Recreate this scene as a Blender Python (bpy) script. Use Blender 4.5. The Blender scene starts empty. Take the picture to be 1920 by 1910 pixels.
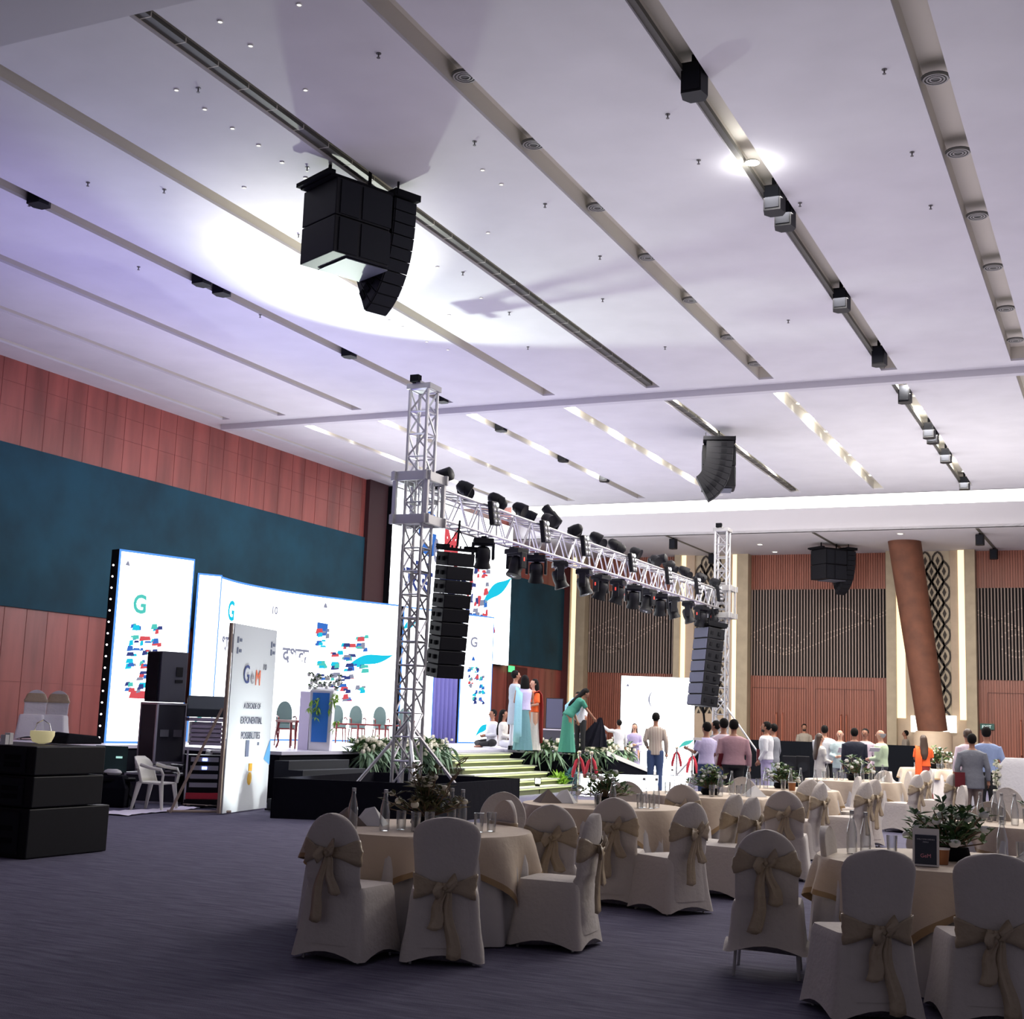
import bpy, bmesh, math, random
from mathutils import Vector, Matrix, noise
random.seed(7)
C = bpy.context.scene.collection
SC = bpy.context.scene
PI = math.pi
R = math.radians
# ------------------------------------------------------------------ camera
CAM_H = 1.6
YAW, PIT, ROLL, FPX = -4.38114404e-01, 1.55889913e-01, 3.62661099e-02, 2509.63
fw = Vector((math.sin(YAW)*math.cos(PIT), math.cos(YAW)*math.cos(PIT), math.sin(PIT)))
r0 = Vector((math.cos(YAW), -math.sin(YAW), 0)); u0 = r0.cross(fw)
rt = r0*math.cos(ROLL)+u0*math.sin(ROLL); up = -r0*math.sin(ROLL)+u0*math.cos(ROLL)
cd = bpy.data.cameras.new('camera'); cam = bpy.data.objects.new('camera', cd); C.objects.link(cam)
cam.matrix_world = Matrix(((rt.x, up.x, -fw.x, 0), (rt.y, up.y, -fw.y, 0), (rt.z, up.z, -fw.z, CAM_H), (0, 0, 0, 1)))
cd.sensor_fit = 'HORIZONTAL'; cd.sensor_width = 36; cd.lens = FPX/1920*36
cd.clip_end = 400
SC.camera = cam
def ray(x, y): return fw+rt*((x-960)/FPX)-up*((y-955)/FPX)
def AT(x, y, z=0.0):
    "world point at height z seen at photo pixel x, y"
    d = ray(x, y); return Vector((0, 0, CAM_H))+d*((z-CAM_H)/d.z)
def DW(x, y, w): return Vector((0, 0, CAM_H))+ray(x, y)*w
def ONX(x, y, X): d = ray(x, y); return Vector((0, 0, CAM_H))+d*(X/d.x)
def ONY(x, y, Y): d = ray(x, y); return Vector((0, 0, CAM_H))+d*(Y/d.y)
def FL(x, y, w, z=0.0):
    p = DW(x, y, w); return Vector((p.x, p.y, z))
def AZ(p): return math.atan2(-p.x, p.y)
# ------------------------------------------------------------------ world, exposure
SC.view_settings.view_transform = 'Standard'; SC.view_settings.look = 'None'
SC.view_settings.gamma = 1; SC.view_settings.use_curve_mapping = False
SC.view_settings.exposure = 0.0
W = bpy.data.worlds.new('world'); SC.world = W; W.use_nodes = True
bg = W.node_tree.nodes['Background']; bg.inputs[0].default_value = (0.80, 0.76, 0.92, 1); bg.inputs[1].default_value = 0.20
cy = SC.cycles
cy.max_bounces = 5; cy.diffuse_bounces = 3; cy.glossy_bounces = 2; cy.transmission_bounces = 4; cy.transparent_max_bounces = 8
cy.sample_clamp_indirect = 4; cy.caustics_reflective = False; cy.caustics_refractive = False
cy.use_denoising = True
# ------------------------------------------------------------------ large lights
def area(name, loc, target, sx, sy, power, col, spread=PI):
    d = bpy.data.lights.new(name, 'AREA'); d.shape = 'RECTANGLE'; d.size = sx; d.size_y = sy; d.energy = power; d.color = col; d.spread = spread
    o = bpy.data.objects.new(name, d); C.objects.link(o); o.location = loc
    o.rotation_euler = (Vector(target)-Vector(loc)).to_track_quat('-Z', 'Y').to_euler(); return o
def spot(name, loc, target, power, col, size, blend=0.5, radius=0.1):
    d = bpy.data.lights.new(name, 'SPOT'); d.energy = power; d.color = col; d.spot_size = R(size); d.spot_blend = blend; d.shadow_soft_size = radius
    o = bpy.data.objects.new(name, d); C.objects.link(o); o.location = loc
    o.rotation_euler = (Vector(target)-Vector(loc)).to_track_quat('-Z', 'Y').to_euler(); return o
# downlights in the far coffers, over the dining tables
def down(name, X, Y, sy, power, col): a = area(name, (X, Y, 8.36), (X, Y, 0), .25, sy, power, col); a.rotation_euler = (0, 0, 0)
def upl(name, loc, sx, sy, power, col): a = area(name, loc, (0, 0, 9), sx, sy, power, col); a.rotation_euler = (PI, 0, 0)
for X in (-8.77, -6.42, -4.05, -1.72, 0.62): down('coffer_downlight', X, 32.5, 11, 720, (1.0, 0.95, 0.86))
for X in (-4.05, -1.72, 2.2, 5.0): down('near_table_fill', X, 19.5, 8, 230, (1.0, 0.95, 0.90))  # added overhead fill for the near tables, not actual coffer lamps
# moving head on the tower top thrown up on the ceiling
spot('ceiling_beam', (-13.0, 20.0, 4.9), (-8.6, 17.3, 8.41), 950, (0.86, 1.0, 0.84), 100, 0.25, 0.12)
spot('ceiling_beam', (-13.0, 20.0, 4.9), (-11.0, 16.4, 8.41), 3800, (0.97, 1.0, 0.88), 42, 1.0, 0.1)
# unseen area lights, added to brighten the ceiling from below
upl('violet_ceiling_fill', (-13.8, 17.0, 4.4), 3.0, 10.0, 210, (0.46, 0.42, 1.0))
upl('violet_ceiling_fill', (-12.2, 29.0, 4.6), 4.0, 14.0, 110, (0.62, 0.52, 1.0))
upl('lilac_ceiling_fill', (-4.0, 19.0, 3.6), 9.0, 16.0, 350, (0.90, 0.84, 1.0))
upl('hall_ceiling_fill', (-3.0, 33.0, 4.0), 10.0, 9.0, 420, (1.0, 0.97, 0.96))
area('stage_wash', (-12.2, 27.0, 5.0), (-17.0, 27.0, 0.9), 10, 0.5, 350, (0.85, 0.85, 1.0))
area('wall_fill', (-15.5, 24.0, 5.9), (-20.3, 24.0, 7.9), 14, 0.6, 75, (1.0, 0.86, 0.84))  # added fill for the upper wood wall, no fixture there
area('back_wall_fill', (-9.0, 39.0, 4.6), (-9.5, 48.8, 4.0), 14, 0.8, 420, (1.0, 0.92, 0.86))  # added fill for the back wall, no fixture there
# ------------------------------------------------------------------ materials
MATS = {}
def mat(name, col, rough=0.6, metal=0.0, em=None, es=0.0, nz=None, bump=None, alpha=None, spec=None, sheen=0):
    """nz=(scale, amount) mottles the colour, bump=(scale, strength)"""
    if name in MATS: return MATS[name]
    m = bpy.data.materials.new(name); m.use_nodes = True; nt = m.node_tree; b = nt.nodes['Principled BSDF']
    b.inputs['Base Color'].default_value = (*col, 1); b.inputs['Roughness'].default_value = rough; b.inputs['Metallic'].default_value = metal
    if spec is not None: b.inputs['Specular IOR Level'].default_value = spec
    if sheen: b.inputs['Sheen Weight'].default_value = sheen
    if em: b.inputs['Emission Color'].default_value = (*em, 1); b.inputs['Emission Strength'].default_value = es
    tc = nt.nodes.new('ShaderNodeTexCoord')
    if nz:
        n = nt.nodes.new('ShaderNodeTexNoise'); n.inputs['Scale'].default_value = nz[0]; n.inputs['Detail'].default_value = 4
        nt.links.new(tc.outputs['Object'], n.inputs['Vector'])
        r = nt.nodes.new('ShaderNodeValToRGB'); a = nz[1]
        r.color_ramp.elements[0].position = .3; r.color_ramp.elements[1].position = .7
        r.color_ramp.elements[0].color = (*[max(0, c*(1-a)) for c in col], 1); r.color_ramp.elements[1].color = (*[min(1, c*(1+a)) for c in col], 1)
        nt.links.new(n.outputs['Fac'], r.inputs['Fac']); nt.links.new(r.outputs['Color'], b.inputs['Base Color'])
    if bump:
        n = nt.nodes.new('ShaderNodeTexNoise'); n.inputs['Scale'].default_value = bump[0]; n.inputs['Detail'].default_value = 3
        nt.links.new(tc.outputs['Object'], n.inputs['Vector'])
        bu = nt.nodes.new('ShaderNodeBump'); bu.inputs['Strength'].default_value = bump[1]; bu.inputs['Distance'].default_value = .02
        nt.links.new(n.outputs['Fac'], bu.inputs['Height']); nt.links.new(bu.outputs['Normal'], b.inputs['Normal'])
    MATS[name] = m; return m
def srgb(r, g, b):
    f = lambda c: (c/255/12.92) if c/255 <= .04045 else ((c/255+.055)/1.055)**2.4
    return (f(r), f(g), f(b))
def wood(name, col, sx, dark=.75):
    m = mat(name, col, .42); nt = m.node_tree; b = nt.nodes['Principled BSDF']; tc = nt.nodes['Texture Coordinate']
    mp = nt.nodes.new('ShaderNodeMapping'); mp.inputs['Scale'].default_value = (sx, sx, .35); nt.links.new(tc.outputs['Object'], mp.inputs[0])
    n = nt.nodes.new('ShaderNodeTexNoise'); n.inputs['Scale'].default_value = 1.0; n.inputs['Detail'].default_value = 6; nt.links.new(mp.outputs[0], n.inputs['Vector'])
    r = nt.nodes.new('ShaderNodeValToRGB'); r.color_ramp.elements[0].position = .32; r.color_ramp.elements[1].position = .68
    r.color_ramp.elements[0].color = (*[c*dark for c in col], 1); r.color_ramp.elements[1].color = (*[min(1, c*1.2) for c in col], 1)
    nt.links.new(n.outputs['Fac'], r.inputs[0]); nt.links.new(r.outputs[0], b.inputs['Base Color']); return m
m_plaster = mat('ceiling_plaster', (.70, .68, .70), .85, nz=(1.2, .04))
m_soffit = mat('soffit_plaster', (.62, .60, .63), .85)
m_cream = mat('cream_coffer', (.66, .62, .54), .8)
m_dkgrille = mat('dark_grille', (.09, .085, .07), .6)
m_wood = wood('red_wood_panel', srgb(150, 78, 70), 2.2, .62)
m_woodr = wood('ribbed_wood', srgb(150, 90, 72), 14, .8)
m_teal = mat('teal_fabric', srgb(12, 60, 76), .9, nz=(.9, .28))
m_slatlight = mat('slat_light', srgb(150, 132, 122), .6)
m_dark = mat('dark_backing', (.012, .010, .012), .7, spec=.1)
m_beige = mat('beige_stone', srgb(176, 160, 134), .55, nz=(3, .08))
m_beige2 = mat('pinkish_stone', srgb(188, 166, 142), .55, nz=(3, .06))
m_strip = mat('cove_strip', (.9, .7, .4), .6, em=(1, .80, .52), es=1.15)
m_cove = mat('bright_cove', (1, 1, .95), .6, em=(1, .98, .93), es=2.6)
m_latt = mat('lattice_cream', srgb(190, 175, 150), .6)
m_lattd = mat('lattice_dark', srgb(52, 42, 34), .6)
m_column = mat('suede_column', srgb(98, 58, 40), .75, nz=(2.5, .22), bump=(5, .5))
m_black = mat('black_plastic', (.007, .007, .010), .5, spec=.18)
m_blackm = mat('black_matte', (.006, .006, .008), .85, spec=.1)
m_blackcloth = mat('black_cloth', (.007, .007, .012), .9, bump=(8, .3), spec=.08)
m_grillb = mat('speaker_grille', (.012, .013, .018), .7, spec=.15)
m_grillb2 = mat('blue_grey_grille', (.060, .062, .110), .7)
m_alu = mat('aluminium', (.55, .54, .56), .38, .85)
m_alu2 = mat('cast_aluminium', (.42, .41, .42), .55, .6)
m_steel = mat('chrome', (.75, .75, .76), .15, 1)
m_white = mat('white_plastic', (.86, .84, .74), .5)
m_cover = mat('chair_cover_cloth', (.60, .54, .49), .85, bump=(26, .25), sheen=.2)
m_coverw = mat('white_chair_cover', (.78, .76, .77), .85, bump=(22, .3))
m_sash = mat('gold_satin', (.46, .36, .24), .42, bump=(18, .5))
m_cloth = mat('cream_tablecloth', (.62, .50, .38), .7, bump=(14, .25))
m_border = mat('gold_border', (.36, .23, .11), .45)
m_skirt = mat('white_skirt', (.66, .62, .60), .85, bump=(10, .3))
m_leaf = mat('leaf_green', (.055, .13, .045), .55)
m_leaf2 = mat('pale_leaf', (.22, .32, .13), .6)
m_leafb = mat('bluish_leaf', (.20, .42, .48), .6)
m_leafy = mat('lime_leaf', (.36, .60, .08), .6)
m_petal = mat('cream_petal', (.80, .76, .62), .7)
m_petalw = mat('white_petal', (.85, .85, .82), .7)
m_twig = mat('twig', (.20, .13, .08), .7)
m_red = mat('red_velvet', (.42, .02, .04), .8)
m_screw = mat('lens', (.05, .06, .08), .08, .2)
m_lensl = mat('lit_lens', (.9, .95, 1), .2, em=(.85, .92, 1), es=1.2)
m_napkin = mat('brown_napkin', (.16, .12, .10), .8)
m_napw = mat('white_napkin', (.75, .73, .72), .8)
def glass(name, col, mix):
    m = bpy.data.materials.new(name); m.use_nodes = True; nt = m.node_tree; nt.nodes.clear()
    o = nt.nodes.new('ShaderNodeOutputMaterial'); t = nt.nodes.new('ShaderNodeBsdfTransparent'); g = nt.nodes.new('ShaderNodeBsdfGlossy'); d = nt.nodes.new('ShaderNodeBsdfDiffuse')
    t.inputs[0].default_value = (*col, 1); g.inputs['Roughness'].default_value = .06; d.inputs[0].default_value = (.7, .72, .75, 1)
    lw = nt.nodes.new('ShaderNodeLayerWeight'); lw.inputs[0].default_value = .60
    a = nt.nodes.new('ShaderNodeMixShader'); b = nt.nodes.new('ShaderNodeMixShader'); b.inputs[0].default_value = mix
    nt.links.new(lw.outputs['Facing'], a.inputs[0]); nt.links.new(t.outputs[0], a.inputs[1]); nt.links.new(g.outputs[0], a.inputs[2])
    nt.links.new(a.outputs[0], b.inputs[1]); nt.links.new(d.outputs[0], b.inputs[2]); nt.links.new(b.outputs[0], o.inputs[0]); return m
m_glass = glass('clear_glass', (.95, .96, .97), .05)
m_water = glass('water', (.93, .95, .97), .10)
def carpet():
    m = mat('carpet', (.07, .07, .095), .95, spec=.1); nt = m.node_tree; b = nt.nodes['Principled BSDF']; tc = nt.nodes['Texture Coordinate']
    mp = nt.nodes.new('ShaderNodeMapping'); mp.inputs['Scale'].default_value = (1.1, 9, 1); mp.inputs['Rotation'].default_value = (0, 0, R(28)); nt.links.new(tc.outputs['Object'], mp.inputs[0])
    n = nt.nodes.new('ShaderNodeTexNoise'); n.inputs['Scale'].default_value = 2.2; n.inputs['Detail'].default_value = 6; n.inputs['Roughness'].default_value = .7; nt.links.new(mp.outputs[0], n.inputs['Vector'])
    r = nt.nodes.new('ShaderNodeValToRGB'); r.color_ramp.elements[0].position = .35; r.color_ramp.elements[1].position = .66
    r.color_ramp.elements[0].color = (.085, .080, .125, 1); r.color_ramp.elements[1].color = (.170, .160, .225, 1)
    nt.links.new(n.outputs[0], r.inputs[0]); nt.links.new(r.outputs[0], b.inputs['Base Color'])
    n2 = nt.nodes.new('ShaderNodeTexNoise'); n2.inputs['Scale'].default_value = 150; nt.links.new(tc.outputs['Object'], n2.inputs['Vector'])
    bu = nt.nodes.new('ShaderNodeBump'); bu.inputs['Strength'].default_value = .6; bu.inputs['Distance'].default_value = .01
    nt.links.new(n2.outputs[0], bu.inputs['Height']); nt.links.new(bu.outputs[0], b.inputs['Normal']); return m
m_carpet = carpet()
def emis(name, col, s):
    m = bpy.data.materials.new(name); m.use_nodes = True; nt = m.node_tree; nt.nodes.clear()
    o = nt.nodes.new('ShaderNodeOutputMaterial'); e = nt.nodes.new('ShaderNodeEmission'); e.inputs[0].default_value = (*col, 1); e.inputs[1].default_value = s
    nt.links.new(e.outputs[0], o.inputs[0]); return m
LED = emis('led_white', (.93, .96, 1.0), 5.0)
def led(col, s=1.0):
    k = 'led_%d_%d_%d' % tuple(int(c*255) for c in col)
    if k not in MATS: MATS[k] = emis(k, col, s)
    return MATS[k]
# ------------------------------------------------------------------ mesh helpers
class MB:
    def __init__(s): s.v = []; s.f = []; s.m = []; s.k = 0
    def add(s, vs, fs, M=None):
        n = len(s.v)
        s.v += [tuple(M @ Vector(v)) if M else tuple(v) for v in vs]
        s.f += [tuple(i+n for i in f) for f in fs]; s.m += [s.k]*len(fs); return s
    def box(s, c, d, rz=0, M=None):
        x, y, z = d[0]/2, d[1]/2, d[2]/2
        vs = [Vector((a*x, b*y, e*z)) for a in (-1, 1) for b in (-1, 1) for e in (-1, 1)]
        T = Matrix.Translation(c) @ Matrix.Rotation(rz, 4, 'Z')
        if M: T = M @ T
        return s.add(vs, [(0, 1, 3, 2), (4, 6, 7, 5), (0, 4, 5, 1), (2, 3, 7, 6), (0, 2, 6, 4), (1, 5, 7, 3)], T)
    def bx(s, a, b):
        return s.box([(a[i]+b[i])/2 for i in range(3)], [abs(b[i]-a[i]) for i in range(3)])
    def prism(s, pts, z0, z1, M=None):
        n = len(pts); vs = [(p[0], p[1], z0) for p in pts]+[(p[0], p[1], z1) for p in pts]
        fs = [tuple(range(n))[::-1], tuple(range(n, 2*n))]+[(i, (i+1) % n, n+(i+1) % n, n+i) for i in range(n)]
        return s.add(vs, fs, M)
    def loft(s, rings, cap=True, M=None, close=True):
        n = len(rings[0]); vs = [p for r in rings for p in r]; fs = []
        for j in range(len(rings)-1):
            for i in range(n if close else n-1):
                a = j*n+i; b = j*n+(i+1) % n; fs.append((a, b, b+n, a+n))
        if cap: fs.append(tuple(range(n))[::-1]); fs.append(tuple((len(rings)-1)*n+i for i in range(n)))
        return s.add(vs, fs, M)
    def tube(s, pts, rad, n=6, M=None, cap=True):
        pts = [Vector(p) for p in pts]; rr = rad if isinstance(rad, (list, tuple)) else [rad]*len(pts); rings = []
        for i, p in enumerate(pts):
            d = (pts[min(i+1, len(pts)-1)]-pts[max(i-1, 0)]).normalized()
            a = Vector((0, 0, 1)) if abs(d.z) < .9 else Vector((1, 0, 0))
            x = d.cross(a).normalized(); y = d.cross(x)
            rings.append([p+(x*math.cos(t)+y*math.sin(t))*rr[i] for t in [2*PI*k/n for k in range(n)]])
        return s.loft(rings, cap, M)
    def lathe(s, prof, n=16, M=None, cap=True, sx=1, sy=1):
        return s.loft([[(r*math.cos(2*PI*k/n)*sx, r*math.sin(2*PI*k/n)*sy, z) for k in range(n)] for r, z in prof], cap, M)
    def ball(s, c, r, M=None, n=10, sc=(1, 1, 1)):
        T = Matrix.Translation(c) @ Matrix.Diagonal((*sc, 1))
        if M: T = M @ T
        return s.lathe([(r*math.sin(PI*k/(n//2+1)), -r*math.cos(PI*k/(n//2+1))) for k in range(1, n//2+1)], n, T)
    def quad(s, pts): return s.add(pts, [tuple(range(len(pts)))])
    def mesh(s, name, mats, smooth=False):
        me = bpy.data.meshes.new(name); me.from_pydata(s.v, [], s.f)
        for m in (mats if isinstance(mats, (list, tuple)) else [mats]): me.materials.append(m)
        if any(s.m): me.polygons.foreach_set('material_index', s.m)
        if smooth: me.polygons.foreach_set('use_smooth', [True]*len(me.polygons)); 
        me.validate()
        bm = bmesh.new(); bm.from_mesh(me); bmesh.ops.recalc_face_normals(bm, faces=bm.faces); bm.to_mesh(me); bm.free()
        if smooth: me.set_sharp_from_angle(angle=R(48))
        return me
    def build(s, name, mats, parent=None, smooth=False, bevel=0):
        o = bpy.data.objects.new(name, s.mesh(name, mats, smooth)); C.objects.link(o)
        if parent: o.parent = parent
        if bevel:
            b = o.modifiers.new('bevel', 'BEVEL'); b.width = bevel; b.segments = 2; b.limit_method = 'ANGLE'
        return o
def thing(name, label, cat, loc=(0, 0, 0), rz=0, group=None):
    o = bpy.data.objects.new(name, None); C.objects.link(o); o.location = loc; o.rotation_euler = (0, 0, rz); o.empty_display_size = .1
    o['label'] = label; o['category'] = cat
    if group: o['group'] = group
    return o
def tag(o, label, cat, group=None):
    o['label'] = label; o['category'] = cat
    if group: o['group'] = group
    return o
def struct(o): o['kind'] = 'structure'; return o
def copy_tree(o, parent=None):
    c = o.copy(); C.objects.link(c); c.parent = parent
    for ch in list(o.children): copy_tree(ch, c)
    return c
def txt(body, size, mats, M, parent, name='lettering', ext=.002, align='LEFT', font=None, sx=1.0, bold=0):
    cu = bpy.data.curves.new('t', 'FONT'); cu.body = body; cu.size = size; cu.extrude = ext; cu.align_x = align; cu.resolution_u = 3; cu.offset = bold*size
    if font: cu.font = font
    t = bpy.data.objects.new('t', cu); C.objects.link(t); dg = bpy.context.evaluated_depsgraph_get()
    me = bpy.data.meshes.new_from_object(t.evaluated_get(dg)); bpy.data.objects.remove(t); bpy.data.curves.remove(cu)
    me.transform(M @ Matrix.Diagonal((sx, 1, 1, 1))); me.materials.clear(); me.materials.append(mats)
    o = bpy.data.objects.new(name, me); C.objects.link(o); o.parent = parent; return o
ORD = ['first', 'second', 'third', 'fourth', 'fifth', 'sixth', 'seventh', 'eighth', 'ninth', 'tenth', 'eleventh', 'twelfth', 'thirteenth', 'fourteenth',
       'fifteenth', 'sixteenth', 'seventeenth', 'eighteenth', 'nineteenth', 'twentieth', 'twenty first', 'twenty second', 'twenty third', 'twenty fourth',
       'twenty fifth', 'twenty sixth', 'twenty seventh', 'twenty eighth', 'twenty ninth', 'thirtieth']
NUM = ['zero', 'one', 'two', 'three', 'four', 'five', 'six', 'seven', 'eight', 'nine', 'ten', 'eleven', 'twelve']
def lr(i, n):
    "where the i-th of n things stands, counted from the left of the photo"
    if n == 1: return 'the only'
    if i == 0: return 'leftmost'
    if i == n-1: return 'rightmost'
    return ORD[i]+' from left'
def photo_x(p):
    v = Vector(p)-Vector((0, 0, CAM_H)); return (v @ rt)/(v @ fw)
# ================================================================== SETTING
HC = 8.41
XW = -20.3
YB = 48.8
XR = 15.0
b = MB(); b.bx((XW, -6, -.1), (XR, YB, 0)); struct(b.build('floor', m_carpet))
# ceiling: two bays of plaster panels between coffers
SLOTS = [(-17.98, -17.74), (-15.95, -15.68), (-13.63, -13.36), (-11.22, -10.94), (-8.92, -8.62), (-6.57, -6.27), (-4.21, -3.91), (-1.89, -1.57), (.47, .77), (2.8, 3.1), (5.2, 5.5), (7.5, 7.8), (9.9, 10.2), (12.3, 12.6)]
WSLOT = (-19.55, -19.32)
ALL = [WSLOT]+SLOTS
# the plaster: one board with rectangular openings, drawn as strips
b = MB()
def bay(y0, y1, s0, s1):
    xs = XW
    for a, c in ALL:
        b.bx((xs, y0, HC), (a, y1, HC+.04)); xs = c
        if s0 > y0: b.bx((a, y0, HC), (c, s0, HC+.04))
        if s1 < y1: b.bx((a, s1, HC), (c, y1, HC+.04))
    b.bx((xs, y0, HC), (XR, y1, HC+.04))
bay(8.9, 25.9, 8.9, 25.3)
bay(25.9, 38.8, 26.35, 38.1)
ceil = struct(b.build('ceiling', m_plaster))
b = MB(); b.bx((XW, -6, 8.1), (XR, 9.16, 8.5)); struct(b.build('ceiling', m_soffit))
b = MB(); b.bx((-10.35, 5.5, 8.085), (-10.12, 8.35, 8.099)); struct(b.build('trim_1', m_dkgrille))
# coffer boxes
for (y0, y1) in ((8.9, 25.3), (26.35, 38.1)):
    for i, (a, c) in enumerate(ALL):
        b = MB(); h = .26
        b.bx((a-.02, y0, HC+h), (c+.02, y1, HC+h+.02)); b.bx((a-.02, y0, HC+.041), (a, y1, HC+h)); b.bx((c, y0, HC+.041), (c+.02, y1, HC+h))
        b.bx((a-.02, y0-.02, HC+.041), (c+.02, y0, HC+h)); b.bx((a-.02, y1, HC+.041), (c+.02, y1+.02, HC+h))
        o = struct(b.build('ceiling_coffer', m_cream)); o['kind'] = 'structure'
        if i in (4, 5, 8) and i == 5 or i == 5:   # the coffer the speaker clusters hang from has a dark grille along it
            g = MB(); g.bx((a+.0, y0+.02, HC+.05), (a+.14, y1-.02, HC+.10))
            n = int((y1-y0)/.55); g.k = 1
            for k in range(n): g.bx((a-.001, y0+.3+k*.55, HC+.048), (a+.141, y0+.315+k*.55, HC+.101))
            g.build('grille', [m_dkgrille, m_cream], o)
        if i == 7:
            g = MB(); g.bx((a, y0+.02, HC+.03), (a+.07, y1-.02, HC+.09)); g.build('track', m_dkgrille, o)
        if i == 0:
            g = MB(); g.bx((a+.01, y0+.02, HC+.16), (c-.01, y1-.02, HC+.2)); g.build('light_panel', mat('pale_panel', (.62, .72, .80), .5), o)
b = MB(); b.bx((-19.9, 25.72, HC-.13), (XR, 25.92, HC)); struct(b.build('trim_2', m_soffit))
b = MB(); b.bx((-19.5, 38.75, HC), (XR, 38.85, 9.5)); b.bx((-19.5, 38.85, 9.5), (XR, 43.4, 9.6)); struct(b.build('ceiling_recess', m_plaster))
b = MB(); b.bx((XW, 43.1, 8.0), (XR, 43.25, 8.77)); b.bx((XW, 43.1, 8.0), (XR, YB, 8.08)); struct(b.build('ceiling_bulkhead', m_soffit))
b = MB(); b.bx((XW, 43.30, 8.72), (XR, 43.36, 9.5)); struct(b.build('cove_light', m_cove))
b = MB(); b.bx((XW, 43.12, 8.77), (XR, 43.3, 8.79)); struct(b.build('trim_3', m_cove))
# ---- stage wall
b = MB(); b.bx((XW-.2, -6, -.1), (XW, YB, 9.6)); struct(b.build('wall_left', m_wood))
b = MB(); b.bx((XW, 12, 3.47), (XW+.05, 34.2, 6.70)); b.bx((XW, 43.2, 3.57), (XW+.05, 48.35, 6.74)); struct(b.build('wall_left_fabric', m_teal))
b = MB()
for k in range(60):
    y = 12+k*.6+.02*math.sin(k*5)
    if 34.2 < y < 43: continue
    b.bx((XW, y, 6.71), (XW+.006, y+.008, HC)); b.bx((XW, y, 0), (XW+.006, y+.008, 3.46))
b.bx((XW, 12, 7.45), (XW+.006, 34, 7.458)); b.bx((XW, 12, 7.95), (XW+.006, 34, 7.958)); b.bx((XW, 12, 2.0), (XW+.006, 34, 2.01))
struct(b.build('wall_left_seams', mat('wood_seam', srgb(132, 66, 60), .6)))
b = MB(); b.bx((XW, 33.2, 3.4), (XW+.14, 34.25, HC)); struct(b.build('reveal_shade', mat('recess_shade', srgb(58, 26, 30), .7)))  # recess reveal as a dark strip, its shadow put into the colour
b = MB(); b.bx((XW, 48.35, 0), (XW+.3, YB, 8)); struct(b.build('trim_5', mat('dark_red_jamb', srgb(84, 34, 34), .6)))
d5 = ONX(949, 1300, XW).y; d6 = ONX(986, 1300, XW).y
b = MB(); b.bx((XW, d5, .9), (XW+.03, d6, 3.5)); struct(b.build('door_1', mat('dark_door', srgb(84, 36, 34), .6)))
# ---- back wall
def wx(x, y=1200): return ONY(x, y, YB).x
b = MB(); b.bx((XW, YB, -.1), (XR, YB+.2, 8.1)); struct(b.build('wall_back', m_woodr))
ZD, ZT = 3.54, 6.70
def slat_bay(x0, x1, n, idx, pat):
    b = MB(); b.bx((x0, YB-.03, ZD), (x1, YB-.01, ZT)); o = struct(b.build('wall_back_panel', m_dark))
    s = MB(); m = MB(); w = (x1-x0)/n
    curves = [lambda t: .50+.22*math.sin(t*PI*1.0-.1) if t < .35 else None, lambda t: .5-.24*math.sin(t*PI/.45) if t < .45 else None,
              lambda t: .14+.62*t**1.4 if t > .30 else None, lambda t: .58+.20*math.sin((t-.45)*PI/.45) if .45 < t < .92 else None, lambda t: .46+.5*(t-.5)**1.0 if t > .55 else None]
    for k in range(n):
        x = x0+(k+.5)*w; s.bx((x-w*.19, YB-.10, ZD), (x+w*.19, YB-.03, ZT))
        t = (k+.5)/n
        for c in curves:
            q = c(t if not pat else 1-t)
            if q is not None:
                z = ZD+(ZT-ZD)*q; m.bx((x-w*.21, YB-.115, z-.02), (x+w*.21, YB-.10, z+.02))
        for zc, rr in ((.40, .10), (.40, .17)):
            dx = (t-.26)*(x1-x0)/(ZT-ZD)
            if abs(dx) < rr:
                for sg in (-1, 1):
                    z = ZD+(ZT-ZD)*(zc+sg*math.sqrt(rr*rr-dx*dx)*.9); m.bx((x-w*.21, YB-.115, z-.025), (x+w*.21, YB-.10, z+.025))
    s.build('slats', m_slatlight, o); m.build('inlay', mat('inlay', srgb(196, 172, 156), .5), o)
def ribs(x0, x1, z0, z1):
    b = MB(); n = max(4, int((x1-x0)/.085)); w = (x1-x0)/n
    for k in range(n): b.bx((x0+k*w+w*.2, YB-.05, z0), (x0+k*w+w*.8, YB, z1))
    return struct(b.build('wall_back_ribs', m_woodr))
x = {k: wx(k) for k in (1063, 1076, 1087, 1104, 1270, 1281, 1289, 1305, 1348, 1377, 1387, 1408, 1666, 1684, 1700, 1715, 1785, 1800, 1813, 1833)}
X2 = x[1833]; X3 = X2+(x[1666]-x[1408]); PW_ = x[1833]-x[1666]
slat_bay(x[1104], x[1270], 32, 0, False); slat_bay(x[1408], x[1666], 46, 1, False); slat_bay(X2, X3, 46, 2, True)
for (a, c) in ((x[1104], x[1270]), (x[1408], x[1666]), (X2, X3), (X3+PW_, X3+PW_+5)): ribs(a, c, ZT, 8.0); ribs(a, c, 0, ZD)
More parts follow.
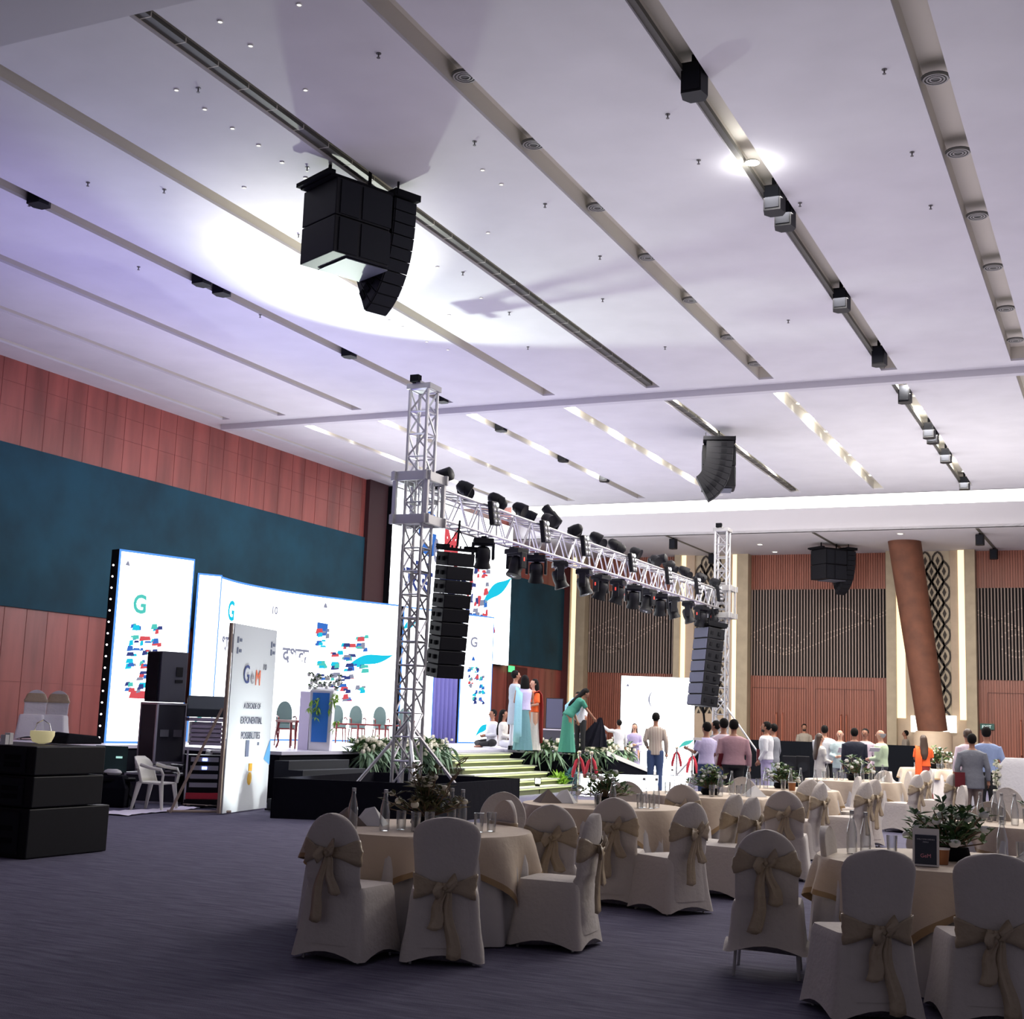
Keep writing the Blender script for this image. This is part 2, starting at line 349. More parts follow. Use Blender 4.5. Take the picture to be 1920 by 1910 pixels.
def pier(xs, z0s, idx):
    "xs: pilaster outer, strip start, strip end, stone, lattice0, lattice1, stone, strip, strip end, pilaster outer"
    b = MB(); b.bx((xs[0], YB-.5, 0), (xs[1], YB, 8)); b.bx((xs[8], YB-.5, 0), (xs[9], YB, 8)); struct(b.build('wall_back_pilaster', m_beige))
    b = MB(); b.bx((xs[1], YB-.3, 0), (xs[4], YB, 8)); b.bx((xs[5], YB-.3, 0), (xs[8], YB, 8)); b.bx((xs[4], YB-.3, 0), (xs[5], YB, 2.1)); struct(b.build('wall_back_stone', m_beige2))
    b = MB(); b.bx((xs[1], YB-.34, z0s), (xs[2], YB-.301, 8)); b.bx((xs[7], YB-.34, z0s), (xs[8], YB-.301, 8)); struct(b.build('wall_back_cove_light', m_strip))
    b = MB(); b.bx((xs[4], YB-.2, 2.1), (xs[5], YB-.15, 8)); o = struct(b.build('wall_back_lattice', m_latt))
    # ogee lattice in cream over the dark panel
    W_ = xs[5]-xs[4]; n = 3; cw = W_/n; chh = .74; l = MB(); yy = YB-.23
    rows = int((8-2.1)/(chh/2))+1
    for r_ in range(rows):
        for c_ in range(-1, n+1):
            cx = xs[4]+(c_+.5+(.5 if r_ % 2 else 0))*cw; cz = 2.1+r_*chh/2
            if cx < xs[4]+.02 or cx > xs[5]-.02: continue
            pts = []
            for k in range(12):
                t = 2*PI*k/12; rx = cw*.50*math.cos(t)*(1 if abs(math.sin(t)) < .9 else .6); rz_ = chh*.50*math.sin(t)
                pts.append((min(max(cx+rx, xs[4]), xs[5]), cz+rz_*(1.08 if abs(math.cos(t)) < .3 else .92)))
            inn = [(cx+(p[0]-cx)*.70, cz+(p[1]-cz)*.72) for p in pts]
            l.add([(cx-cw*.16, yy, cz), (cx, yy, cz-chh*.22), (cx+cw*.16, yy, cz), (cx, yy, cz+chh*.22)], [(0, 1, 2, 3)])
            vs = [(p[0], yy, min(max(p[1], 2.1), 8)) for p in pts]+[(p[0], yy, min(max(p[1], 2.1), 8)) for p in inn]
            l.add(vs, [(i, (i+1) % 12, 12+(i+1) % 12, 12+i) for i in range(12)])
    l.build('lattice_motif', m_lattd, o)
pier([x[1270], x[1281], x[1289], x[1305], x[1305], x[1348]+.35, x[1377], x[1377], x[1387], x[1408]], 0, 0)
pier([x[1666], x[1684], x[1700], x[1715], x[1715], x[1785], x[1800], x[1800], x[1813], x[1833]], 2.15, 1)
dx = X3-x[1666]; pier([v+dx for v in (x[1666], x[1684], x[1700], x[1715], x[1715], x[1785], x[1800], x[1800], x[1813], x[1833])], 2.15, 2)
b = MB(); b.bx((XW+.3, YB-.5, 0), (x[1076], YB, 8)); b.bx((x[1087], YB-.5, 0), (x[1104], YB, 8)); struct(b.build('wall_back_pilaster', m_beige))
b = MB(); b.bx((x[1076], YB-.34, 0), (x[1087], YB-.3, 8)); struct(b.build('wall_back_cove_light', m_strip))
# doors in the ribbed wood: seams and handles
def dbl_door(n, x0, x1, hx):
    b = MB()
    for xx in (x0, (x0+x1)/2, x1): b.bx((xx-.012, YB-.056, 0), (xx+.012, YB-.05, 3.1))
    b.bx((x0, YB-.056, 3.09), (x1, YB-.05, 3.115))
    o = struct(b.build('door_%d' % n, mat('seam', srgb(90, 44, 34), .6)))
    for h in hx:
        m = MB(); m.tube([(h, YB-.05, 1.0), (h, YB-.15, 1.04), (h, YB-.15, 2.16), (h, YB-.05, 2.2)], .026, 8); m.build('door_handle', mat('copper_handle', srgb(205, 130, 105), .3, .6), o, True)
dbl_door(2, wx(1412), wx(1512), [wx(1457, 1360), wx(1468, 1360)])
dbl_door(3, wx(1530), wx(1640), [wx(1578, 1360), wx(1588, 1360)])
dbl_door(4, X2+.3, X2+2.6, [X2+1.35, X2+1.55])
# soffit track grooves at the back
b = MB()
for (p, q) in (((1525, 998), (1592, 1036)), ((1832, 990), (1868, 1031)), ((1250, 1004), (1345, 1043))):
    A_, B_ = AT(*p, 8.0), AT(*q, 8.0); d_ = (B_-A_).to_2d().normalized().orthogonal()*.05
    b.prism([(A_.x+d_.x, A_.y+d_.y), (A_.x-d_.x, A_.y-d_.y), (B_.x-d_.x, B_.y-d_.y), (B_.x+d_.x, B_.y+d_.y)], 7.985, 7.999)
struct(b.build('trim_6', m_dkgrille))
# tilted column on its plinth and glowing wall boxes
t = thing('tilted_column', 'thick leaning brown suede column against the patterned back wall', 'column', (-6.5, 46.0, 0))
p0 = ONY(1749, 1372, 46.0)-Vector((-6.5, 46, 0)); p1 = ONY(1696, 1020, 46.0)-Vector((-6.5, 46, 0)); p1.z = 8.0
b = MB(); ax = (p1-p0).normalized(); b.tube([p0, p1+ax*.15], [.47, .54], 28); b.build('shaft', m_column, t, True)
b = MB(); b.lathe([(.62, 0), (.62, p0.z-.1), (.52, p0.z+.02)], 24, Matrix.Translation((p0.x, p0.y, 0))); b.build('plinth', m_beige2, t, True)
for k, (a, c) in enumerate((((1708, 1341), (1735, 1373)), ((1768, 1341), (1793, 1374)))):
    A_ = ONY(a[0], a[1], YB-.5); B_ = ONY(c[0], c[1], YB-.5)
    b = MB(); b.bx((A_.x, YB-.55, B_.z), (B_.x, YB-.3, A_.z)); o = b.build('wall_light', mat('lit_box', (1, 1, .9), .5, em=(1, 1, .93), es=1.1))
    tag(o, 'glowing white wall box on the %s side of the leaning column' % ('left', 'right')[k], 'light')
b = MB(); a_ = AT(1290, 1381, 1.25); 
bl = [FL(1290, 1400, 43.5), FL(1500, 1400, 43.5), FL(1735, 1400, 42.5)]
for i in range(2):
    A_, B_ = bl[i], bl[i+1]; d_ = (B_-A_).normalized(); nn = Vector((-d_.y, d_.x, 0))*.05
    b.prism([(A_-nn)[:2], (B_-nn)[:2], (B_+nn)[:2], (A_+nn)[:2]], 0, 1.25)
tag(b.build('barrier', mat('black_drape', (.006, .007, .010), .9, spec=.08)), 'long waist-high black draped barrier before the back wall doors', 'barrier')
# exit signs
g = MB(); p = ONY(1851, 1362, YB-.1); g.box((p.x, YB-.1, p.z), (.46, .06, .2)); o = g.build('exit_sign', mat('green_sign', (.015, .06, .05), .5, em=(.02, .08, .06), es=.5))
tag(o, 'dark green EXIT sign above the blue-shirted man by the right doors', 'sign'); 
txt('EXIT', .15, mat('white_glow', (.8, .9, .9), .5, em=(.8, .95, .95), es=.6), Matrix.Translation((p.x-.17, YB-.135, p.z-.055)) @ Matrix.Rotation(PI/2, 4, 'X'), o)
p = ONX(959, 1254, XW+.1); g = MB(); g.box((XW+.1, p.y, p.z), (.06, .42, .22)); tag(g.build('exit_sign', mat('green_lit', (.1, .6, .25), .5, em=(.12, .75, .3), es=.9)), 'small green lit sign over the dark door beside the stage', 'sign')
# ================================================================== CEILING FIXTURES
# round diffusers in the coffers
def diffuser():
    t = thing('ceiling_diffuser', '', 'air vent'); b = MB()
    for r_ in (.135, .10, .065): b.lathe([(r_, .0), (r_, -.02), (r_-.018, -.02), (r_-.018, 0)], 20)
    b.build('rings', mat('grey_vent', (.30, .29, .27), .5), t, True)
    b = MB(); b.lathe([(.15, .01), (.15, .0), (.03, -.012)], 20); b.build('backing', mat('vent_shadow', (.10, .10, .09), .6), t)
    return t
dif = diffuser(); used = False
def put(src, loc, rz, label, group, first):
    o = src if first else copy_tree(src)
    o.location = loc; o.rotation_euler = (0, 0, rz); o['label'] = label; o['group'] = group; return o
px_dif = {5: [(872, 142), (997, 270), (1118, 388), (1210, 482), (1295, 562), (1363, 632), (1413, 682)],
          7: [(1756, 146), (1796, 285), (1832, 404), (1864, 500), (1887, 578), (1905, 637)]}
k = 0
for s, pts in ((-6.42, px_dif[5]), (-1.73, px_dif[7])):
    for i, p in enumerate(pts):
        a = AT(p[0], p[1], HC+.10); put(dif, (s, a.y, HC+.10), 0, 'round ceiling vent, %s from camera in the %s vented coffer' % (ORD[i], 'middle' if s < -5 else 'right hand'), 'round vents in the ceiling coffers', k == 0); k += 1
# black box speakers recessed in coffers
def cof_speaker():
    t = thing('ceiling_speaker', '', 'speaker'); b = MB()
    b.prism([(-.11, -.1), (.11, -.1), (.14, .06), (.08, .16), (-.08, .16), (-.14, .06)], -.17, .17); b.build('cabinet', m_black, t)
    b = MB(); b.box((0, -.105, 0), (.18, .02, .28)); b.build('grille', m_grillb, t); b = MB(); b.box((0, .02, .22), (.05, .05, .16)); b.build('bracket', m_blackm, t); return t
cs = cof_speaker(); k = 0
for s, pts, nm in ((-4.05, [(1310, 148), (1460, 372), (1479, 402), (1587, 560), (1656, 666)], 'right hand coffer of the near bay'), (-4.05, [(1703, 738), (1750, 806), (1758, 816), (1783, 853), (1815, 905)], 'right hand coffer of the far bay'),
                   (-13.5, [(66, 366), (370, 518), (413, 536), (653, 655), (820, 742)], 'left hand coffer of the near bay'), (-13.5, [(935, 797), (1050, 855), (1133, 893)], 'left hand coffer of the far bay')):
    for i, p in enumerate(pts):
        a = AT(p[0], p[1], HC+(-.04 if s > -5 else .1)); o = put(cs, (s, a.y, HC+(-.05 if s > -5 else .12)), 0, 'black angular speaker, %s from camera in the %s' % (ORD[i], nm), 'black speakers in the ceiling coffers', k == 0); k += 1
for i, p in enumerate([(1262, 1017), (1335, 1045), (1837, 1009), (1863, 1036)]):
    a = AT(p[0], p[1], 7.83); put(cs, (a.x, a.y, 7.78), 0, 'black speaker under the lower back soffit, %s' % lr(i, 4), 'black speakers in the ceiling coffers', False)
# lit downlights
def downlight(m, r_=.07):
    t = thing('downlight', '', 'ceiling light'); b = MB(); b.lathe([(r_, .01), (r_, -.012), (r_*.75, -.012), (r_*.75, .005)], 14); b.build('trim_ring', m_white, t, True)
    b = MB(); b.lathe([(r_*.74, -.002), (r_*.74, -.006)], 14); b.build('lens', m, t); return t
dl = downlight(mat('led_dot', (1, 1, 1), .4, em=(1, 1, 1), es=1.2), .030)
rows = [((561, 8), (470, 85), (573, 168), (413, 40)), ((331, 168), (384, 204), (436, 240), (485, 272), (529, 304), (573, 333), (458, 351)),
        ((757, 314+46), (905, 318), (940, 345), (915, 436), (820, 500), (902, 558)), ((842, 590), (755, 612), (800, 640), (840, 655), (730, 600))]
pts = [p for r_ in rows for p in r_]; pts = sorted(pts)
for i, p in enumerate(pts):
    a = AT(p[0], p[1], HC); put(dl, (a.x, a.y, HC), 0, 'small lit white ceiling dot between the coffers, %s' % lr(i, len(pts)), 'small lit dots in the near ceiling', i == 0)
for i, p in enumerate([(1412, 292)]):
    a = AT(p[0], p[1], HC+.1); d2 = downlight(mat('bright_lamp', (1, 1, 1), .4, em=(1, 1, .92), es=30), .09); d2.location = (-4.05, a.y, HC+.02); tag(d2, 'bright burning lamp in the right hand coffer of the near ceiling', 'ceiling light')
    l = bpy.data.lights.new('lamp', 'POINT'); l.energy = 30; l.shadow_soft_size = .08; lo = bpy.data.objects.new('coffer_lamp', l); C.objects.link(lo); lo.location = (-4.05, a.y, HC-.06)
dl3 = downlight(mat('bright_dot', (1, 1, 1), .4, em=(1, 1, .95), es=6), .11)
fp = [(1425, 1020), (1453, 1034), (1688, 1000)]
for i, p in enumerate(fp):
    a = AT(p[0], p[1], 8.0); put(dl3, (a.x, a.y, 7.99), 0, 'glowing spot in the lower back soffit, %s of three' % lr(i, 3), 'spots in the back soffit', i == 0)
# downlights inside the far-bay coffers: each throws a bright patch on the coffer
dl4 = downlight(mat('coffer_dot', (1, 1, 1), .4, em=(1, 1, .9), es=14), .085); n = 0
for s in (-17.86, -15.81, -13.5, -11.08, -8.65, -6.42, -3.98, .62):
    ys = [26.7+j*(1.45 if s > -12 else 1.9) for j in range(8 if s > -12 else 5)]
    for j, y in enumerate(ys):
        si = [-17.86, -15.81, -13.5, -11.08, -8.65, -6.42, -3.98, .62].index(s)
        put(dl4, (s, y, HC+.18), 0, 'lit lamp in far coffer %s from the stage wall, %s from the beam' % (ORD[si], ORD[j]), 'lamps in the far coffers', n == 0); n += 1
        if j % 2 == 0:
            l = bpy.data.lights.new('coffer', 'POINT'); l.energy = 45; l.color = (1, .97, .88); l.shadow_soft_size = .06; lo = bpy.data.objects.new('coffer_point', l); C.objects.link(lo); lo.location = (s, y+.2, HC+.13)
# sprinkler heads
sp = MB(); sp.lathe([(.028, 0), (.028, -.006), (.008, -.008), (.008, -.045), (.02, -.048), (.02, -.052)], 10); so = sp.build('sprinkler', mat('dull_brass', (.10, .09, .09), .5), None, True)
spx = [(308, 355), (372, 165), (576, 314), (710, 100), (890, 265), (1022, 382), (1252, 214), (1125, 480), (1658, 130), (1247, 650), (1478, 600), (868, 510), (560, 440), (955, 585), (165, 342), (488, 590), (1710, 285), (1500, 380), (1310, 300), (1745, 385), (1130, 560), (990, 650), (260, 20+480), (55, 380)]
for i, p in enumerate(sorted(spx)):
    a = AT(p[0], p[1], HC); o = so if i == 0 else so.copy()
    if i: C.objects.link(o)
    o.location = (a.x, a.y, HC); tag(o, 'tiny dark sprinkler head on the near ceiling panels, %s' % lr(i, len(spx)), 'sprinkler', 'ceiling sprinklers')
# ================================================================== HANGING SPEAKER CLUSTERS
def array_thing(label, n, w, h, d, tilt, front, back, frame=True, z0=0):
    """line array: n cabinets stacked down the -z axis, curling towards +y when tilt > 0; front faces -y"""
    t = thing('line_array', label, 'speaker'); M = Matrix.Identity(4); 
    if frame:
        b = MB(); b.box((0, 0, .05), (w*1.02, d*1.05, .05)); b.box((-w*.48, 0, .09), (.04, d*1.15, .07)); b.box((w*.48, 0, .09), (.04, d*1.15, .07))
        for k in range(7): b.box((-w*.42+k*w*.14, -d*.5, .09), (.02, .03, .06))
        b.build('rigging_frame', m_blackm, t)
    for k in range(n):
        M = M @ Matrix.Rotation(R(tilt*k if tilt > 3 else tilt), 4, 'X')
        b = MB(); b.loft([[(-w/2, -d/2, 0), (w/2, -d/2, 0), (w*.44, d/2, -.006), (-w*.44, d/2, -.006)], [(-w/2, -d/2, -h+.002), (w/2, -d/2, -h+.002), (w*.44, d/2, -h+.01), (-w*.44, d/2, -h+.01)]], True, M)
        c = b.build('speaker_cabinet', back, t, False, .012)
        b = MB(); b.box((0, -d/2-.012, -h/2), (w*.93, .02, h*.86), 0, M); b.build('grille', front, c)
        b = MB()
        for sx in (-1, 1):
            for q in (-.12, .1): b.box((sx*(w*.485), q*d*2-.02, -h*.5), (.03, .06, h*.3), 0, M)
        b.build('side_handle', m_blackm, c)
        M = M @ Matrix.Translation((0, 0, -h))
    return t
# near cluster under the ceiling: straight sub cluster + curved array
def cluster(loc, rz, lab, s=1.0, side=1):
    t = thing('speaker_cluster', lab, 'speaker', loc, rz); t.scale = (s, s, s)
    b = MB(); b.box((-.04, 0, -.115), (.9, .66, .04)); b.box((-.49, 0, -.09), (.10, .70, .05)); b.box((.28, 0, .16), (.03, .03, .5)); b.box((-.3, 0, .16), (.03, .03, .5)); b.build('rigging_frame', m_blackm, t)
    for k in range(2):
        b = MB(); z = -.14-k*.46
        b.prism([(-.42, -.36), (.36, -.36), (.46, -.12), (.46, .36), (-.42, .36)], z-.45, z); c = b.build('bass_cabinet', m_black, t, False, .01)
        b = MB(); b.prism([(-.36, -.375), (-.1, -.375), (-.1, -.36), (-.36, -.36)], z-.43, z-.02); b.box((.16, -.368, z-.225), (.42, .012, .40)); b.build('grille', m_grillb, c)
    b = MB(); b.box((.1, 0, -1.065), (.6, .6, .012)); b.build('pale_underside', mat('cluster_base', (.12, .13, .17), .5), t)
    M = Matrix.Translation((side*.62, 0, -.12))
    n = 10
    for k in range(n):
        M = M @ Matrix.Translation((0, -.30, 0)) @ Matrix.Rotation(R(.6+k*1.15), 4, 'X') @ Matrix.Translation((0, .30, 0)); h = .15; dd = .55*math.tan(R(k*.6))
        b = MB(); b.loft([[(-.17, -.30, 0), (.17, -.30, 0), (.16, .28, -dd), (-.16, .28, -dd)], [(-.17, -.30, -h+.006), (.17, -.30, -h+.006), (.16, .28, -h+.006+dd), (-.16, .28, -h+.006+dd)]], True, M)
        c = b.build('array_cabinet', m_black, t, False, .008)
        b = MB(); b.box((0, -.306, -h/2), (.30, .012, h*.9), 0, M); b.build('grille', m_grillb, c)
        b = MB(); b.box((side*.175, -.1, -h/2), (.012, .12, h*.5), 0, M); b.box((-side*.175, -.1, -h/2), (.012, .12, h*.5), 0, M); b.build('side_handle', m_blackm, c)
        M = M @ Matrix.Translation((0, 0, -h))
    b = MB(); b.box((side*.62, 0, -.06), (.38, .7, .08)); b.box((side*.46, -.35, -.02), (.02, .02, .16)); b.box((side*.78, .3, -.02), (.02, .02, .16)); b.build('array_frame', m_blackm, t)
    return t
cluster((-8.86, 13.72, 8.26), R(66), 'large black speaker cluster hanging from the near ceiling coffer beside the bright beam', 1.05)
cluster((-8.72, 29.9, 8.2), R(108), 'black curved speaker cluster hanging below the far ceiling bay', 1.05, -1)
cluster((-9.45, 46.0, 7.9), R(50), 'black speaker cluster hanging from the lower back soffit left of the leaning column', 1.12)
# ================================================================== STAGE
ZS = .9
m_stage = mat('stage_top_white', (.62, .60, .70), .35)
m_stair = mat('black_carpet_step', (.014, .017, .024), .8)
b = MB(); pl = [(-16.75, 14), (-16.75, 20.2), (-13.8, 20.2), (-13.8, 29.5), (-12.1, 30.15), (-12.0, 33.2), (-12.6, 36.0), (-13.5, 38.5), (-20.2, 38.5), (-20.2, 14)]
b.prism([(p[0]-.04 if p[0] > -20 else p[0], p[1]) for p in pl], 0, ZS-.06); st = b.build('stage', m_blackcloth)
b = MB(); b.prism(pl, ZS-.06, ZS); b.build('stage_deck', m_stage, st); tag(st, 'raised stage with a pale glossy deck and black skirt along the wood wall', 'stage')
# left black steps
t = thing('stage_steps', 'dark carpeted steps at the left end of the stage beside the banner', 'steps', (0, 0, 0))
for k in range(5):
    z = ZS-(k+1)*.15; b = MB(); b.bx((-13.8+.0+k*.3, 20.0, 0), (-13.8+(k+1)*.3, 22.0+k*.10, z)); b.k = 1; b.bx((-13.8+(k+1)*.3-.02, 20.0, z-.0), (-13.8+(k+1)*.3, 22.0+k*.1, z+.008))
    b.build('step', [m_stair, mat('step_edge', (.10, .11, .13), .5)], t)
# centre steps with light strips under the nosings
t = thing('stage_steps', 'wide centre stage steps with glowing yellow green strips under each tread', 'steps', (0, 0, 0))
m_ys = mat('step_glow', (.8, .9, .4), .5, em=(.80, .90, .42), es=.85); m_tread = mat('pale_tread', (.45, .46, .38), .5)
for k in range(6):
    z = ZS-.03-(k+1)*.135+.1; a = .28*k; b = MB(); b.bx((-13.79, 25.9-a*.3, 0), (-13.55+.28*k, 29.3+a*.35, z-.03)); s_ = b.build('riser', mat('riser_dark', (.10, .11, .05), .6), t)
    b = MB(); b.bx((-13.79, 25.9-a*.3, z-.03), (-13.50+.28*k, 29.35+a*.35, z)); b.build('tread', m_tread, s_)
    b = MB(); b.bx((-13.548+.28*k, 26-a*.3, z-.055), (-13.53+.28*k, 29.3+a*.35, z-.032)); b.build('light_strip', m_ys, s_)
    l = bpy.data.lights.new('step', 'AREA'); l.shape = 'RECTANGLE'; l.size = .03; l.size_y = 3.2; l.energy = 5; l.color = (.85, 1, .5); lo = bpy.data.objects.new('step_strip_light', l); C.objects.link(lo); lo.location = (-13.5+.28*k, 27.6, z-.04); lo.rotation_euler = (0, R(-50), 0)
# LED wall panels
BLUE, CYAN, RED, NAVY, GREY, ORG = led((.05, .18, .62)), led((.02, .62, .85)), led((.75, .10, .12)), led((.05, .07, .25)), led((.30, .31, .42)), led((.95, .35, .15))
MINT = led((.10, .62, .55)); TRIMB = led((.10, .30, .85), 1.3)
def frame(pL, pR, z0, z1):
    "matrix: x along the panel left to right as seen, y up, z out to the viewer; origin bottom left"
    a = Vector((pL[0], pL[1], z0)); x = (Vector((pR[0], pR[1], z0))-a); w = x.length; x.normalize(); y = Vector((0, 0, 1)); z = x.cross(y)
    M = Matrix(((x.x, y.x, z.x, a.x), (x.y, y.y, z.y, a.y), (x.z, y.z, z.z, a.z), (0, 0, 0, 1))); return M, w, z1-z0
def panel(label, pL, pR, z0, z1, thick=.25, bulbs=False, border=True):
    M, w, h = frame(pL, pR, z0, z1); t = thing('led_screen', label, 'screen')
    b = MB(); b.box((w/2, h/2, -thick/2-.01), (w, h, thick), 0, M); b.build('cabinet', m_blackm, t)
    b = MB(); b.box((w/2, h/2, -.003), (w-.02, h-.02, .012), 0, M); b.build('display', LED, t)
    if border:
        b = MB()
        for q in ((w/2, h-.02, w, .04), (w/2, .02, w, .04), (.02, h/2, .04, h), (w-.012, h/2, .024, h)): b.box((q[0], q[1], .006), (q[2], q[3], .012), 0, M)
        b.build('edge_glow', TRIMB, t)
    if bulbs:
        n = 16
        for k in range(n):
            b = MB(); b.ball((-.07, .1+k*(h-.2)/n, -.06), .02, M, 6); b.build('bulb', mat('bulb', (1, 1, 1), .4, em=(1, .9, .9), es=4), t)
    return t, M, w, h
def blot(t, M, pts, m, name='graphic', z=.008):
    b = MB(); b.add([(p[0], p[1], z) for p in pts], [tuple(range(len(pts)))], M); return b.build(name, m, t)
def rects(t, M, x0, y0, w, h, seed, cols, nx=3, ny=8, name='photo_collage'):
    "the collage of little coloured pictures on the screens"
    rnd = random.Random(seed); b = MB(); ms = cols
    for j in range(ny):
        for i in range(nx):
            if rnd.random() < .22: continue
            cx = x0+(i+.5)*w/nx; cy = y0+(j+.5)*h/ny; b.k = rnd.randrange(len(ms))
            for q in range(5):
                a = rnd.uniform(-.35, .35)*w/nx; c = rnd.uniform(-.3, .3)*h/ny; s = rnd.uniform(.14, .36)*w/nx; s2 = rnd.uniform(.10, .28)*h/ny
                b.add([(cx+a-s, cy+c-s2, .008+q*.001), (cx+a+s, cy+c-s2*.6, .008+q*.001), (cx+a+s*.8, cy+c+s2, .008+q*.001), (cx+a-s*.7, cy+c+s2*.8, .008+q*.001)], [(0, 1, 2, 3)], M)
                b.k = rnd.randrange(len(ms))
    return b.build(name, ms, t)
def emblem(t, M, x, y, s, m):
    b = MB(); b.add([(x-s*.5, y, .008), (x+s*.5, y, .008), (x+s*.35, y+s*.5, .008), (x, y+s, .008), (x-s*.35, y+s*.5, .008)], [(0, 1, 2, 3, 4)], M)
    for k in range(3): b.add([(x-s*.4+k*s*.3, y-s*.6, .008), (x-s*.25+k*s*.3, y-s*.6, .008), (x-s*.25+k*s*.3, y-s*.3, .008), (x-s*.4+k*s*.3, y-s*.3, .008)], [(0, 1, 2, 3)], M)
    b.build('emblem', m, t)
def T3(x, y, z=.012): return Matrix.Translation((x, y, z))
def ribbon(t, M, x0, y0, x1, y1, wd, m):
    b = MB(); n = 12; pa = []; pb = []
    for k in range(n+1):
        u = k/n; x = x0+(x1-x0)*u; y = y0+(y1-y0)*u+wd*.12*math.sin(u*PI*2); ww = wd*math.sin(PI*min(1, u*.95+.04))*.45
        pa.append((x, y+ww, .010)); pb.append((x, y-ww*.5, .010))
    b.add(pa+pb, [(k, k+1, n+2+k, n+1+k) for k in range(n)], M); b.build('ribbon_graphic', m, t)
cols = [RED, BLUE, GREY, CYAN, NAVY, MINT]
t, M, w, h = panel('tall narrow bright screen at the far left of the stage with string bulbs', (-17.61, 19.93), (-17.13, 21.6), ZS, 4.57, bulbs=True)
txt('G', .5, MINT, M @ T3(.38, h-1.18), t, sx=.85, bold=.028); emblem(t, M, .2, h-.3, .10, GREY); rects(t, M, .35, .95, .75, 1.35, 3, cols, 3, 6); blot(t, M, [(.45, .85), (1.0, .85), (.95, 1.0), (.5, 1.0)], RED); 
t, M, w, h = panel('narrow bright screen strip between the left screen and the curved main screen', DW(348, 1390, 28.6), DW(395, 1390, 28.9), ZS, 4.52, .05)
ribbon(t, M, .1, .3, .62, .9, .2, MINT)
# curved main screen
cv = [(-18.62, 24.3), (-19.0, 25.6), (-19.12, 27.0), (-18.98, 28.6), (-18.6, 30.1), (-18.05, 31.55)]
fine = []
for i in range(len(cv)-1):
    for k in range(5):
        p_ = [Vector(cv[max(0, i-1)]), Vector(cv[i]), Vector(cv[i+1]), Vector(cv[min(len(cv)-1, i+2)])]; u = k/5
        fine.append(.5*((2*p_[1])+(p_[2]-p_[0])*u+(2*p_[0]-5*p_[1]+4*p_[2]-p_[3])*u*u+(3*p_[1]-p_[0]-3*p_[2]+p_[3])*u**3))
fine.append(Vector(cv[-1])); n = len(fine); z0, z1 = ZS, 4.57
t = thing('led_screen', 'huge curved bright main stage screen behind the speaker podium', 'screen')
def curved(name, off, za, zb, m, th=.02, par=None):
    b = MB(); vs = []
    for i, p in enumerate(fine):
        d = (fine[min(i+1, n-1)]-fine[max(0, i-1)]).normalized(); nn = Vector((d.y, -d.x))
        for o_ in (off, off+th):
            for z in (za, zb): vs.append((p.x+nn.x*o_, p.y+nn.y*o_, z))
    fs = []
    for i in range(n-1):
        a = i*4; c = a+4; fs += [(a, c, c+1, a+1), (a+2, a+3, c+3, c+2), (a+1, c+1, c+3, a+3), (a, a+2, c+2, c)]
    b.add(vs, fs+[(0, 1, 3, 2), ((n-1)*4, (n-1)*4+2, (n-1)*4+3, (n-1)*4+1)]); return b.build(name, m, par or t)
curved('cabinet', -.26, z0, z1, m_blackm, .24); curved('display', 0, z0+.01, z1-.01, LED, .015); curved('edge_glow', .016, z1-.045, z1, TRIMB, .012); curved('edge_glow', .016, z0, z0+.04, TRIMB, .012)
def seg(px0, px1, y=1250, off=.05):
    "flat working frame on the curved screen between two photo columns"
    def hit(px):
        d = ray(px, y).to_2d(); best = fine[0] if px < 560 else fine[-1]
        for i in range(n-1):
            a, b_ = fine[i], fine[i+1]; e = b_-a; det = d.x*(-e.y)+d.y*e.x
            if abs(det) < 1e-9: continue
            u = (a.x*d.y-a.y*d.x)/(e.y*d.x-e.x*d.y)
            if -.01 <= u <= 1.01: best = a+e*u
        return best
    A_, B_ = hit(px0), hit(px1); dd = (B_-A_).normalized(); nn = Vector((dd.y, -dd.x))*off
    return frame(A_+nn, B_+nn, ZS, z1)
M, w, h = seg(408, 436, off=.14); txt('G', .62, CYAN, M @ T3(.0, 2.72), t, sx=.9, bold=.028)
M, w, h = seg(498, 520); txt('10', .26, GREY, M @ T3(.0, h-.62), t, bold=.028)
M, w, h = seg(590, 612); emblem(t, M, .2, h-.30, .14, GREY)
M, w, h = seg(400, 450, off=.15); txt('भरोसे का', .50, GREY, M @ T3(.0, 2.0), t, bold=.028)
M, w, h = seg(519, 560, off=.15); txt('दशक', .50, GREY, M @ T3(.0, 1.93), t, bold=.028)
M, w, h = seg(585, 700, off=.10); rects(t, M, .0, .95, w*.85, 1.9, 11, cols, 4, 7); blot(t, M, [(.0, 2.62), (.34, 2.66), (.36, 2.96), (.0, 2.98)], BLUE)
M, w, h = seg(645, 730, off=.12); ribbon(t, M, .0, 1.9, w, 2.3, .38, CYAN)
p4, M, w, h = panel('tall bright screen behind the near truss tower with string bulbs along its left edge', (-18.09, 31.87), (-17.75, 33.15), ZS, 4.57, bulbs=True); ribbon(p4, M, .0, h-.65, .5, h-.4, .3, CYAN)
p5, M, w, h = panel('tall bright screen right of the blue drape below the big upper screen', (-17.51, 34.27), (-17.07, 35.47), ZS, 4.57); ribbon(p5, M, w*.55, .2, w, .6, .3, CYAN); rects(p5, M, .3, 1.1, .7, 1.1, 21, cols, 3, 5); emblem(p5, M, .5, 2.35, .14, BLUE); txt('G', .4, GREY, M @ T3(.35, 2.75), p5, bold=.028)
